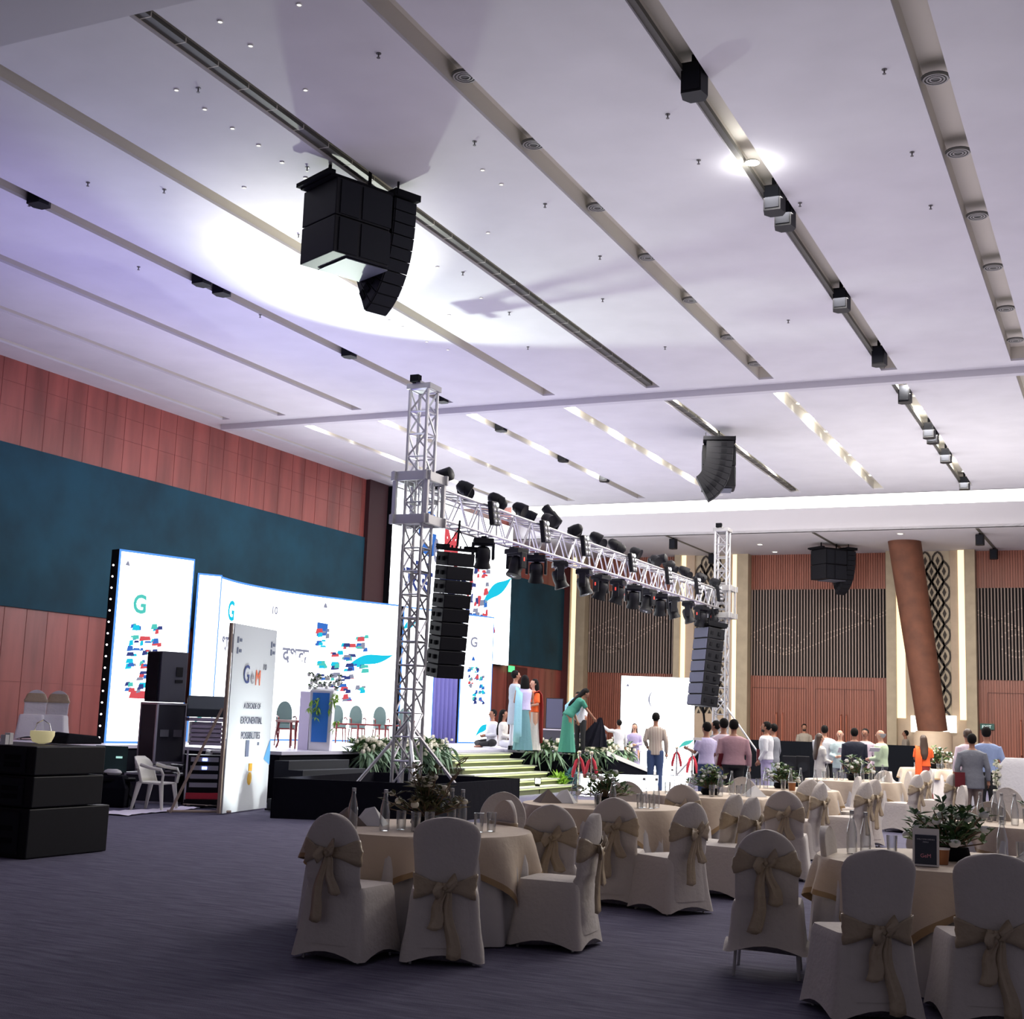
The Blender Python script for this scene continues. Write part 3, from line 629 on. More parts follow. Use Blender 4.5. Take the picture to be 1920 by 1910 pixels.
# dark gap and drape
b = MB(); nn = 40; vs = []
A_, B_ = Vector((-17.8, 33.2)), Vector((-17.53, 34.2))
for k in range(nn+1):
    u = k/nn; p = A_+(B_-A_)*u; q = .05*math.sin(u*PI*12); vs += [(p.x+q, p.y, ZS), (p.x+q, p.y, 4.4)]
b.add(vs, [(2*k, 2*k+2, 2*k+3, 2*k+1) for k in range(nn)]); o = b.build('drape', mat('blue_violet_drape', (.16, .15, .42), .8), None, True); o.modifiers.new('s', 'SOLIDIFY').thickness = .02
tag(o, 'blue violet pleated drape closing the gap between the two stage screens', 'curtain')
b = MB(); b.bx((-18.62, 31.98, ZS), (-18.40, 32.12, 4.6)); tag(b.build('dark_gap_strip', mat('gap_dark', (.02, .02, .06), .8)), 'thin dark vertical strip standing in for the gap right of the curved screen', 'panel')  # dark strip put in for the black gap between the screens
# big upper screen on the stage wall
t, M, w, h = panel('very large bright screen high on the stage wall above the stage', (XW+.32, 34.3), (XW+.32, 42.8), 3.47, 8.38, .28, border=False)
txt('भरोसे का', 1.0, NAVY, M @ T3(.55, 1.95), t, sx=1.0, bold=.028); txt('दशक', 1.0, NAVY, M @ T3(3.7, 1.95), t, bold=.028)
txt('G', 1.9, BLUE, M @ T3(1.55, 3.15), t, sx=.9, bold=.028); txt('M', 1.75, RED, M @ T3(3.25, 3.0), t, sx=.8, bold=.028); txt('e', 1.5, GREY, M @ T3(2.6, 3.0), t, sx=.5, bold=.028)
ribbon(t, M, w-2.3, 1.9, w, 3.1, .7, CYAN); rects(t, M, 4.9, .35, 2.4, 2.9, 5, [RED, BLUE, NAVY, RED, GREY], 4, 6)
# fallen-side screen beyond the ramp
t, M, w, h = panel('bright white screen standing on the floor right of the ramp', (-15.1, 41.0), (-12.9, 41.0+.9), .0, 3.15, border=False)
emblem(t, M, .22, h-.35, .1, GREY); txt('(', .5, GREY, M @ T3(.85, h-.85), t); ribbon(t, M, w-.5, .9, w, 1.2, .22, MINT)
# ramp with lit front
t = thing('ramp', 'white topped ramp running down from the right end of the stage', 'ramp')
A_ = Vector((-11.9, 31.4, .9)); B_ = FL(1292, 1440, 33.8, .08); d_ = (B_-A_); d_.z = 0; nn = Vector((-d_.y, d_.x, 0)).normalized()*1.4
b = MB(); b.add([A_, B_, B_+nn, A_+nn]+[Vector((q.x, q.y, 0)) for q in (A_, B_, B_+nn, A_+nn)], [(0, 1, 2, 3), (4, 7, 6, 5), (0, 4, 5, 1), (1, 5, 6, 2), (2, 6, 7, 3), (3, 7, 4, 0)]); b.build('side', m_blackcloth, t)
b = MB(); u_ = Vector((0, 0, .13)); f_ = -nn.normalized()*.02; b.add([A_+f_-u_*.6, B_+f_-u_*.2, B_+u_*.3+f_, A_+u_*.3+f_, A_+nn-u_*.3, B_+nn-u_*.1, B_+u_*.3+nn, A_+u_*.3+nn], [(0, 1, 2, 3), (4, 7, 6, 5), (3, 2, 6, 7), (0, 4, 5, 1), (0, 3, 7, 4), (1, 5, 6, 2)]); b.build('walkway', mat('white_walkway', (.8, .8, .78), .6), t)
A_ = FL(1088, 1450, 30.5); B_ = FL(1290, 1450, 31.5); t, M, w, h = panel('low glowing white screen on the floor in front of the ramp', A_, B_, .0, .46, .1, border=False)
# ================================================================== UNDER THE STAGE, LEFT
# podium, tea table and stage chairs
t = thing('podium', 'white speaker podium with a blue front panel and trailing flowers', 'podium', FL(600, 1408, 25.4, ZS), R(24)); t.scale = (.82, .82, 1)
b = MB(); b.loft([[(-.24, -.2, 0), (.24, -.2, 0), (.24, .2, 0), (-.24, .2, 0)], [(-.27, -.24, 1.12), (.27, -.24, 1.12), (.27, .24, 1.2), (-.27, .24, 1.2)]]); b.build('body', mat('podium_white', (.8, .8, .85), .4), t, False, .01)
b = MB(); b.loft([[(-.19, -.225, .16), (.17, -.225, .16), (.17, -.21, .16), (-.19, -.21, .16)], [(-.2, -.262, 1.08), (.19, -.262, 1.08), (.19, -.24, 1.08), (-.2, -.24, 1.08)]]); b.build('front_panel', mat('podium_blue', (.04, .22, .72), .4), t)
b = MB(); b.prism([(-.55, .1), (-.28, -.1), (-.28, .2)], 0, 1.1); b.build('side_wing', mat('podium_lilac', (.55, .48, .68), .5), t)
def sprig(b, p, n, L, wd, up_=.7, rnd=random, down=False):
    for k in range(n):
        a = rnd.uniform(0, 2*PI); e = rnd.uniform(.2, 1.2) if not down else rnd.uniform(-1.2, -.2)
        d = Vector((math.cos(a)*math.cos(e), math.sin(a)*math.cos(e), math.sin(e)*up_ if not down else math.sin(e))); s = d.cross(Vector((0, 0, 1))).normalized()*wd
        l = L*rnd.uniform(.6, 1.15); P_ = Vector(p); mid = P_+d*l*.5+Vector((0, 0, .03*l)); end = P_+d*l-Vector((0, 0, .10*l))
        b.add([P_, mid-s, end, mid+s], [(0, 1, 2, 3)])
        b.add([P_, mid-s*.6+Vector((0, 0, .004)), end, mid+s*.6+Vector((0, 0, .006))], [(0, 1, 2, 3)])
rn = random.Random(5)
b = MB(); b2 = MB(); b3 = MB()
for k in range(26):
    p = (rn.uniform(-.36, .4), rn.uniform(-.28, 0), 1.16+rn.uniform(0, .26)); sprig(b, p, 5, .17, .035, rnd=rn)
    b2.ball((p[0], p[1]-.03, p[2]), .045, n=6)
for k in range(22):
    x_ = rn.choice((-.14, .3))+rn.uniform(-.12, .12); sprig(b3, (x_, -.29, 1.1-rn.random()*(.75 if x_ > 0 else .5)), 5, .16, .02, rnd=rn, down=True)
b.build('foliage', m_leaf, t); b2.build('blossoms', m_petalw, t, True); b3.build('trailing_leaves', m_leafy, t)
t = thing('side_table', 'small dark red wooden side table on stage beside the podium', 'table', FL(548, 1403, 26.2, ZS+.003), R(-15))
m_redw = mat('red_brown_wood', srgb(112, 34, 34), .3)
b = MB(); b.box((0, 0, .52), (.62, .42, .05)); b.build('table_top', m_redw, t, False, .01)
for sx in (-1, 1):
    for sy in (-1, 1): b = MB(); b.tube([(sx*.26, sy*.16, .5), (sx*.28, sy*.18, .3), (sx*.25, sy*.15, .12), (sx*.28, sy*.18, 0)], [.03, .024, .018, .016], 8); b.build('leg', m_redw, t, True)
def stage_chair():
    t = thing('armchair', '', 'chair'); m_g = mat('grey_green_upholstery', (.13, .20, .19), .7)
    b = MB(); b.box((0, 0, .42), (.54, .5, .09)); b.build('seat', m_g, t, False, .02)
    rg = [];
    for k in range(14):
        a = PI*k/13; rg.append((-.26*math.cos(a), .02, .62+.34*max(0, math.sin(a))**.8))
    b = MB(); pts = [(.24, 0, .46)]+[(-p[0], 0, p[2]) for p in rg][::1]+[(-.24, 0, .46)]
    n_ = len(pts); b.add([(p[0], .26, p[2]) for p in pts]+[(p[0], .33, p[2]) for p in pts], [tuple(range(n_))[::-1], tuple(range(n_, 2*n_))]+[(i, (i+1) % n_, n_+(i+1) % n_, n_+i) for i in range(n_)]); b.build('backrest', m_g, t, True)
    for sx in (-1, 1):
        b = MB(); b.tube([(sx*.29, .25, .62), (sx*.31, 0, .64), (sx*.29, -.22, .60), (sx*.28, -.22, .44)], .022, 8); b.build('arm', m_redw, t, True)
        for sy in (-1, 1): b = MB(); b.tube([(sx*.25, sy*.22, .4), (sx*.28, sy*.25, 0)], [.026, .018], 8); b.build('leg', m_redw, t, True)
    b = MB(); b.box((0, 0, .365), (.56, .5, .03)); b.build('seat_rail', m_redw, t); return t
sc_ = stage_chair(); L_ = [(534, 27.8), (632, 33.3), (668, 33.5), (713, 33.8), (760, 34.2)]
for i, (px, w_) in enumerate(L_):
    p = FL(px, 1385, w_, ZS); o = sc_ if i == 0 else copy_tree(sc_); o.location = p; o.rotation_euler = (0, 0, AZ(p)+R(12)); o.scale = (.64, .7, .96); o['label'] = 'grey green round backed stage armchair with red wood legs, %s' % lr(i, 5); o['group'] = 'armchairs on the stage'
def tea_table():
    t = thing('coffee_table', '', 'table'); b = MB(); b.box((0, 0, .46), (.6, .4, .04)); b.build('table_top', m_redw, t, False, .01)
    for sx in (-1, 1):
        for sy in (-1, 1): b = MB(); b.tube([(sx*.26, sy*.16, .45), (sx*.27, sy*.17, 0)], [.025, .016], 8); b.build('leg', m_redw, t, True)
    return t
tt = tea_table()
for i, (px, w_) in enumerate([(650, 32.6), (690, 32.8), (742, 33.0)]):
    p = FL(px, 1385, w_, ZS); o = tt if i == 0 else copy_tree(tt); o.location = p; o.rotation_euler = (0, 0, AZ(p)); o['label'] = 'red wood tea table before the stage armchairs, %s of three' % lr(i, 3); o['group'] = 'tea tables on the stage'
# flower hedges on the stage edge
def hedge(label, path, n, seed, droop):
    rn = random.Random(seed); path = [Vector(p) for p in path]; A_ = path[0]; t = thing('flower_hedge', label, 'flowers', A_); b = MB(); b2 = MB(); b3 = MB(); b4 = MB()
    for k in range(n):
        u = rn.random()*(len(path)-1); q_ = int(u); p = path[q_]+(path[q_+1]-path[q_])*(u-q_)-A_+Vector((rn.uniform(-.16, .16), rn.uniform(-.1, .1), rn.uniform(-.08, .14)))
        sprig(b, p, 4, .26, .03, rnd=rn); sprig(b4, p, 3, .24, .028, rnd=rn)
        if rn.random() < .8: b2.ball(p+Vector((.1+rn.uniform(-.05, .1), 0, rn.uniform(-.04, .16))), rn.uniform(.035, .06), n=6)
        if rn.random() < droop: sprig(b3, p+Vector((.2, 0, -.05)), 3, .55, .035, rnd=rn, down=True)
    b.build('foliage', m_leaf, t); b4.build('pale_foliage', m_leaf2, t); b2.build('blossoms', m_petal, t, True); b3.build('trailing_leaves', mat('trail_leaf', (.16, .26, .15), .6), t)
hedge('long bank of green leaves and cream blossoms on the stage edge beside the centre steps', [(-13.66, 22.4, .95), (-13.66, 26.0, .95)], 190, 2, .55)
hedge('bank of white blossoms on the stage edge at the feet of the women in sarees', [(-13.5, 29.6, .95), (-12.35, 30.1, .95), (-12.15, 31.6, .95), (-12.0, 33.0, .95)], 270, 4, .3)
for i, (px, py, m_, s_) in enumerate(((1050, 1482, m_leafy, .8), (1072, 1482, m_leafb, 1.0))):
    p = AT(px, py); t = thing('floor_plant', ('small lime green', 'bluish leafy')[i]+' plant on the floor at the end of the centre steps', 'plant', p); rn = random.Random(i); b = MB()
    for k in range(26): sprig(b, (rn.uniform(-.12, .12), rn.uniform(-.12, .12), rn.uniform(.02, .35*s_)), 5, .34*s_, .035, up_=1, rnd=rn)
    b.build('leaves', m_, t); b = MB(); b.lathe([(.12, 0), (.15, .14)], 12); b.build('pot', m_blackm, t, True)
# floor floods by the steps
for i, p in enumerate(((984, 1443), (1008, 1462))):
    q = AT(p[0], p[1], .3); t = thing('flood_light', 'small glaring flood light on the centre step edge, %s one' % ('upper', 'lower')[i], 'light', (q.x, q.y, q.z-.1), R(30)); b = MB(); b.box((0, 0, .08), (.14, .1, .14)); b.build('housing', m_black, t); b = MB(); b.box((0, -.052, .08), (.11, .01, .11)); b.build('lens', mat('glare', (1, 1, .9), .4, em=(1, 1, .85), es=9), t)
    b = MB(); b.box((0, 0, -.1), (.1, .1, .2)); b.build('foot', m_blackm, t)
# roll-up banner on a wooden stand
A_ = FL(417, 1520, 20.6); B_ = FL(500, 1500, 22.2); M, w, h = frame(A_, B_, .02, 2.95)
t = thing('banner', 'white printed standing banner lit from below, left of the dark steps', 'banner')
m_ban = mat('banner_print', (.58, .62, .66), .6)
b = MB(); b.box((w/2, h/2, -.01), (w, h, .02), 0, M); b.build('panel', m_ban, t)
b = MB(); b.box((-.02, h/2, -.05), (.05, h, .05), 0, M); b.build('frame_post', mat('bare_wood', (.36, .27, .22), .7), t)
b = MB(); b.tube([M @ Vector((-.04, 1.6, -.1)), M @ Vector((-.35, 0, -.7))], .022, 6); b.tube([M @ Vector((-.35, .02, -.75)), M @ Vector((.2, .02, .05))], .022, 6); b.build('brace', MATS['bare_wood'], t)
ink = lambda n_, c: mat(n_, c, .6)
txt('G', .42, ink('ink_blue', srgb(40, 60, 120)), M @ T3(w*.5-.42, h-.92), t, align='LEFT', sx=.8); txt('e', .36, ink('ink_grey', srgb(150, 150, 160)), M @ T3(w*.5-.14, h-.92), t, sx=.8); txt('M', .36, ink('ink_orange', srgb(215, 100, 60)), M @ T3(w*.5+.04, h-.94), t, sx=.75)
txt('10', .14, ink('ink_navy', srgb(50, 55, 80)), M @ T3(w*.5+.32, h-.68), t)
for k, (s_, y_) in enumerate((('A DECADE OF', 1.32), ('EXPONENTIAL', 1.56), ('POSSIBILITIES', 1.80))): txt(s_, .16 if k else .13, ink('ink_navy', (.05, .05, .09)), M @ T3(w*.5, h-y_), t, align='CENTER', sx=.78)
b = MB()
for (x_, y_) in ((.15, h-.25), (.15, h-.42), (w-.2, h-.25), (w-.2, h-.38)):
    b.box((x_, y_, .004), (.05, .10, .006), 0, M); b.box((x_+.1, y_, .004), (.08, .05, .006), 0, M)
b.box((w*.45, .98, .004), (.13, .26, .006), 0, M); b.box((w*.7, 1.05, .004), (.06, .05, .006), 0, M); b.build('printed_emblems', ink('ink_slate', srgb(90, 100, 125)), t)
b = MB(); b.ball((w*.55, .5, 0), .09, M, 10, (1, 1.2, .1)); b.box((w*.55, .68, .004), (.13, .12, .006), 0, M); b.build('printed_gold_emblem', ink('ink_gold', srgb(205, 160, 50)), t)
blot(t, M, [(w-.25, .8), (w, 1.15), (w, .7)], ink('ink_skyblue', srgb(90, 160, 220)))
spot('banner_uplight', M @ Vector((w*.45, .05, .95)), M @ Vector((w*.48, .9, 0)), 1100, (.95, 1, .97), 125, 1.0, .15)
t = thing('banner_lamp', 'small black floor lamp with cables in front of the banner', 'light', M @ Vector((w*.75, 0, .35))); b = MB(); b.box((0, 0, .1), (.24, .16, .16)); b.build('housing', m_black, t); b = MB(); b.box((0, 0, .01), (.3, .2, .03)); b.build('base', m_blackm, t)
for k in range(3): b = MB(); q = [(x_*.35, .1*math.sin(x_*3+k)+k*.05, .012) for x_ in range(4)]; b.tube(q, .012, 5); b.build('cable', m_blackm, t)
# stacked cases and loudspeaker
def flightcase(loc, rz, d, label, catches=True):
    t = thing('flight_case', label, 'case', loc, rz); b = MB(); x_, y_, z_ = d; b.box((0, 0, z_/2), (x_-.02, y_-.02, z_-.02)); b.build('panels', mat('case_panel', (.030, .028, .040), .6), t)
    b = MB(); e = .035
    for sx in (-1, 1):
        for sy in (-1, 1): b.box((sx*(x_/2-e/2), sy*(y_/2-e/2), z_/2), (e, e, z_))
        for sz in (0, 1): b.box((sx*(x_/2-e/2), 0, e/2+sz*(z_-e)), (e, y_, e)); b.box((0, sx*(y_/2-e/2), e/2+sz*(z_-e)), (x_, e, e))
    b.build('metal_edges', mat('case_edge', (.62, .58, .64), .35, .5), t)
    if catches:
        for sx in (-.18, .18): b = MB(); b.box((sx*x_*1.2, -y_/2-.006, z_*.5), (.16, .015, .12)); b.build('latch', mat('catch', (.3, .3, .32), .4, .7), t)
    return t
cb = FL(295, 1495, 22.8)
flightcase(cb, AZ(cb)+R(-28), (.98, .60, .50), 'open topped black case on the floor under the tall case beside the stage', False)
flightcase(cb+Vector((0, 0, .52)), AZ(cb)+R(28), (.62, .58, .12), 'flat dark case lid between the floor case and the tall case')
flightcase(cb+Vector((0, 0, .66)), AZ(cb)+R(28), (.58, .60, 1.02), 'tall black silver edged flight case standing upright beside the stage')
q = cb+Vector((0, 0, 1.69)); t = thing('loudspeaker', 'black loudspeaker box standing on the tall flight case', 'speaker', q, AZ(cb)+R(28))
b = MB(); b.prism([(-.25, -.26), (.25, -.26), (.25, .1), (.12, .26), (-.25, .26)], 0, .86); b.build('cabinet', mat('grey_speaker', (.05, .05, .075), .6), t, False, .01); b = MB(); b.box((-.265, 0, .43), (.02, .42, .8)); b.build('grille', m_grillb, t)
b = MB(); b.box((.10, -.265, .52), (.12, .02, .16)); b.box((.10, -.265, .36), (.14, .02, .05)); b.build('rear_panel', m_black, t)
# monitor wedge and amp rack
rk = FL(375, 1503, 22.6); rz_ = AZ(rk)+R(8)
t = thing('amplifier_rack', 'equipment rack with blue lit amplifiers and a stack of pale drawers', 'rack', rk, rz_)
b = MB(); b.box((0, .05, .52), (.56, .5, .62)); b.build('body', m_black, t)
b = MB()
for k in range(5): b.box((0, -.22, 1.02+k*.072), (.56-.02*(k % 2), .07, .05))
b.box((0, .03, 1.20), (.5, .45, .36)); b.box((0, 0, 1.42), (.62, .5, .06)); b.build('pale_drawers', mat('lilac_metal', (.48, .40, .52), .4, .3), t)
for k in range(4): b = MB(); b.box((0, -.215, .34+k*.14), (.46, .04, .075)); b.build('amplifier', mat('amp_face', (.35, .33, .38), .4, .5), t)
for k in range(2): b = MB(); b.box((.0, -.24, .62+k*.14), (.08, .02, .045)); b.build('blue_light', mat('blue_led', (.1, .2, 1), .4, em=(.25, .35, 1), es=6), t)
b = MB(); b.box((0, -.2, .16), (.56, .1, .1)); b.build('red_base', m_red, t)
b = MB(); b.box((0, 0, .05), (.6, .6, .1)); b.build('dolly', m_blackm, t)
b = MB()
for sx in (-1, 1): b.box((sx*.29, -.22, .5), (.03, .03, .9))
b.build('metal_edges', MATS['case_edge'], t)
t = thing('monitor_wedge', 'dark angled stage monitor speaker on top of the amplifier rack', 'speaker', rk+Vector((0, 0, 1.46)), rz_-R(5))
b = MB(); Mw = Matrix.Rotation(PI/2, 4, 'Y') @ Matrix.Rotation(PI/2, 4, 'Z')
b.loft([[(-.32, -.2, 0), (-.32, .22, 0), (-.32, .22, .30), (-.32, -.05, .36), (-.32, -.24, .14)], [(.32, -.2, 0), (.32, .22, 0), (.32, .22, .30), (.32, -.05, .36), (.32, -.24, .14)]]); b.build('cabinet', mat('wedge_grey', (.04, .05, .06), .6), t, False, .01)
b = MB(); b.box((0, -.155, .26), (.56, .02, .2), 0, Matrix.Identity(4)); 
o2 = flightcase(FL(412, 1490, 23.2), rz_, (.5, .55, .9), 'dark equipment case half hidden behind the banner post')
t = thing('cable_heap', 'tangle of black and pale cables lying before the equipment rack', 'cables', FL(385, 1508, 21.9)); rn = random.Random(9)
for k in range(7):
    p_ = [Vector((rn.uniform(-.5, .5), rn.uniform(-.15, .15), .02+.03*rn.random())) for _ in range(5)]; b = MB(); b.tube(p_, .014, 5); b.build('cable', [m_blackm, MATS['bare_wood'], m_blackm][k % 3], t, True)
# white sheet on the floor, black bag, folding panel
b = MB(); nx = 24; P1, P2 = AT(205, 1528), AT(395, 1512); dd = P2-P1; nn = Vector((-dd.y, dd.x, 0)).normalized(); vs = []
for i in range(nx+1):
    for j in range(5): u = i/nx; v = (j-2)/2; p_ = P1+dd*u+nn*(v*(.34*(1-u*.6))+.05*math.sin(u*9)); vs.append((p_.x, p_.y, .012+.012*abs(math.sin(i*1.3+j*2))))
b.add(vs, [(i*5+j, i*5+5+j, i*5+6+j, i*5+1+j) for i in range(nx) for j in range(4)]); tag(b.build('floor_sheet', mat('lilac_sheet', (.86, .80, .92), .7), None, True), 'crumpled pale plastic sheet strip lying on the carpet by the plastic chair', 'sheet')
p_ = AT(205, 1512); t = thing('bag', 'black soft bag on the floor behind the stacked bass speakers', 'bag', p_, R(20)); b = MB(); b.loft([[(-.3, -.18, 0), (.3, -.18, 0), (.3, .18, 0), (-.3, .18, 0)], [(-.31, -.19, .3), (.31, -.19, .3), (.31, .19, .3), (-.31, .19, .3)], [(-.25, -.12, .5), (.22, -.12, .5), (.22, .12, .5), (-.25, .12, .5)]]); b.build('body', m_blackcloth, t, False, .03)
b = MB(); b.tube([(.3, 0, .2), (.4, 0, .08), (.42, -.05, .01)], .016, 6); b.build('strap', m_blackm, t, True)
b = MB(); b.ball((0, 0, .54), .14, n=10, sc=(1.3, .8, .45)); o = b.build('white_cloth', m_napw, None, True); o.location = p_; tag(o, 'crumpled white cloth lying on the black soft bag', 'cloth')
p_ = FL(204, 1480, 21.5); t = thing('computer_monitor', 'dark screen with green glints behind the stacked bass speakers', 'monitor', p_+Vector((0, 0, .45)), AZ(p_)); b = MB(); b.box((0, 0, .3), (.5, .05, .42)); b.build('screen', mat('dark_green_screen', (.03, .06, .06), .2), t); b = MB(); b.box((.12, -.03, .33), (.1, .01, .03)); b.box((.06, -.03, .06), (.18, .01, .03)); b.build('glints', mat('green_glint', (.5, .9, .8), .3, em=(.5, .9, .8), es=.8), t); b = MB(); b.box((0, 0, .04), (.2, .18, .08)); b.build('stand', m_blackm, t)
t = thing('equipment_desk', 'low dark desk behind the stacked bass speakers', 'desk', p_, AZ(p_)); b = MB(); b.box((-.1, .05, .43), (1.0, .5, .04)); b.build('desk_top', m_blackm, t)
for sx in (-.5, .3):
    for sy in (-.15, .25): b = MB(); b.box((sx, sy, .205), (.04, .04, .41)); b.build('leg', m_blackm, t)
# plastic armchair
t = thing('plastic_armchair', 'white moulded plastic armchair standing alone on the carpet', 'chair', AT(290, 1518), 0); t.rotation_euler.z = AZ(AT(290, 1518))+R(62)
mp_ = m_white
b = MB(); b.loft([[(-.22, -.20, .40), (.22, -.20, .40), (.20, .22, .41), (-.20, .22, .41)], [(-.23, -.21, .43), (.23, -.21, .43), (.21, .23, .44), (-.21, .23, .44)]]); b.build('seat', mp_, t, False, .012)
b = MB(); vs = []; na = 16
for j in range(7):
    for i in range(na+1): a = PI*(i/na); r_ = .25+.02*j; z = .43+j*.065; sh = max(0, math.sin(a))**.6; vs.append((math.cos(a)*(.25-.004*j), .12+math.sin(a)*.12+j*.022, min(z, .64+.22*sh) if j < 7 else z))
b.add(vs, [(j*(na+1)+i, j*(na+1)+i+1, (j+1)*(na+1)+i+1, (j+1)*(na+1)+i) for j in range(6) for i in range(na)]); o = b.build('backrest', mp_, t, True); o.modifiers.new('s', 'SOLIDIFY').thickness = .018
for sx in (-1, 1):
    b = MB(); b.tube([(sx*.25, .16, .70), (sx*.27, 0, .66), (sx*.27, -.2, .64), (sx*.26, -.24, .56), (sx*.25, -.22, .42)], [.03, .026, .024, .022, .022], 8); b.build('arm', mp_, t, True)
    b = MB(); b.tube([(sx*.21, -.19, .42), (sx*.25, -.25, 0)], [.04, .022], 8); b.build('leg', mp_, t, True)
    b = MB(); b.tube([(sx*.19, .2, .42), (sx*.23, .29, 0)], [.045, .022], 8); b.build('leg', mp_, t, True)
# bass speaker stack at the left edge
N_ = AT(47, 1612); R_ = AT(199, 1596); e1 = (R_-N_); e1.z = 0; L1 = e1.length; az_ = math.atan2(e1.y, e1.x)
def sub(label, z, h, lx, off, ly=1.35):
    t = thing('bass_speaker', label, 'speaker', N_+Vector((0, 0, z)), az_, 'stacked bass speakers'); b = MB(); b.box((off+lx/2, ly/2, h/2), (lx, ly, h-.012)); b.build('cabinet', m_black, t, False, .012)
    b = MB(); b.box((off-.012, ly*.52, h/2), (.02, ly*.86, h*.82)); b.build('grille', m_grillb, t)
    b = MB(); b.box((off-.02, ly*.22, h*.35), (.02, .22, .05)); b.box((off-.02, ly*.22, h*.6), (.02, .22, .05)); b.build('handle', m_blackm, t)
    return t
sub('big black bass speaker on the carpet at the left edge, bottom of its stack', 0, .515, L1, 0)
sub('black bass speaker at the left edge, middle of its stack', .515, .33, L1*.87, 0.02)
sub('black bass speaker at the left edge, topmost of its stack', .845, .31, L1*.87, 0.02)
# things on top of / behind the stack
t = thing('light_globe', 'round glass bowl lamp half filled with cream light on the stack', 'lamp', AT(78, 1394, 1.157)); b = MB(); b.lathe([(.03, 0), (.10, .02), (.13, .09), (.13, .14)], 16); b.build('cream_bowl', mat('cream_glow', (.8, .72, .42), .5, em=(.8, .7, .38), es=.35), t, True)
b = MB(); b.tube([(-.12, 0, .14), (-.09, 0, .22), (0, 0, .26), (.09, 0, .22), (.12, 0, .14)], .006, 6); b.build('wire_handle', m_steel, t)
t = thing('folded_cloth', 'dark folded cloth lying on top of the bass speaker stack', 'cloth', AT(140, 1394, 1.157), az_); b = MB(); b.loft([[(-.3, -.15, 0), (.3, -.15, 0), (.3, .2, 0), (-.3, .2, 0)], [(-.22, -.1, .12), (.26, -.12, .09), (.2, .16, .10), (-.15, .16, .13)]]); b.build('folds', m_blackcloth, t, False, .02)
for i, (px, s_) in enumerate(((8, .1), (16, .12))): b = MB(); b.box((0, 0, s_/2), (.07, .05, s_)); o = b.build('white_carton', m_napw); o.location = AT(px, 1395, 1.157); tag(o, 'small white carton on top of the stack, %s of two' % ('left', 'right')[i], 'box', 'small cartons on the stack')
# ================================================================== TRUSS
def lattice(b, pts4, z0, z1, step, rad=.018):
    "zig-zag lacing between four vertical chords (points in xy)"
    n = max(1, round((z1-z0)/step)); 
    for f in range(4):
        a, c = pts4[f], pts4[(f+1) % 4]
        for k in range(n):
            za, zb = z0+(z1-z0)*k/n, z0+(z1-z0)*(k+1)/n
            p, q = (a, c) if k % 2 else (c, a)
            b.tube([(p[0], p[1], za), (q[0], q[1], zb)], rad, 5, cap=False)
            b.tube([(a[0], a[1], zb), (c[0], c[1], zb)], rad*.9, 5, cap=False)
def tower(label, x, y, H_, collar, rz=0, guys=()):
    t = thing('truss_tower', label, 'truss', (x, y, 0), rz); w = .17; c4 = [(-w, -w), (w, -w), (w, w), (-w, w)]
    for c in c4: b = MB(); b.tube([(c[0], c[1], .03), (c[0], c[1], H_)], .03, 8); b.build('chord', m_alu, t, True)
    b = MB(); lattice(b, c4, .1, H_-.05, .38); b.build('lacing', m_alu, t)
    b = MB(); b.box((0, 0, .02), (.8, .8, .04)); b.build('base_plate', m_alu2, t)
    b = MB(); b.box((0, 0, H_), (.46, .42, .10)); b.box((.0, .1, H_+.06), (.10, .62, .06)); b.build('head_block', m_alu2, t, False, .01)
    b = MB(); b.box((-.05, -.22, H_+.12), (.16, .12, .12)); b.build('hoist_motor', m_blackm, t)
    b = MB(); W_ = .30
    for z in (collar[0], collar[1]):
        for s in (-1, 1): b.box((s*W_, 0, z), (.05, 2*W_+.16, .16)); b.box((0, s*W_, z), (2*W_+.16, .05, .16))
    for sx in (-1, 1):
        for sy in (-1, 1): b.box((sx*W_, sy*W_, (collar[0]+collar[1])/2), (.07, .07, collar[1]-collar[0]))
    b.box((0, W_, (collar[0]+collar[1])/2), (.36, .04, .08)); b.build('sleeve_block', m_alu2, t, False, .008)
    for g in guys: b = MB(); b.tube([(0, 0, g[2]), (g[0], g[1], .05)], .028, 7); b.build('outrigger_brace', m_alu, t, True)
    return t
TX = -10.9; TY0, TY1 = 19.55, 37.4; ZB, ZTp = 4.87, 5.55
tower('silver lattice truss tower standing in the black box left of centre', TX, TY0, 7.15, (ZB-.02, ZTp+.03), 0, [(-.9, -.75, 1.5), (.8, -.95, 1.5), (.95, .8, 1.5), (-.7, .9, 1.5)])
tower('silver lattice truss tower at the far right end of the beam', TX+.15, TY1, 7.25, (ZB-.1, ZTp), 0, [(1.6, .6, 2.4), (-1.2, -.8, 1.6)])
t = thing('stage_truss', 'long silver box truss beam carrying stage lights between the two towers', 'truss', (TX, 0, 0)); w = .19; y0, y1 = TY0+.33, TY1-.36
for sx in (-1, 1):
    for z in (ZB+.08, ZTp-.08): b = MB(); b.tube([(sx*w, y0, z), (sx*w, y1, z)], .028, 8); b.build('chord', m_alu, t, True)
b = MB(); n = 44
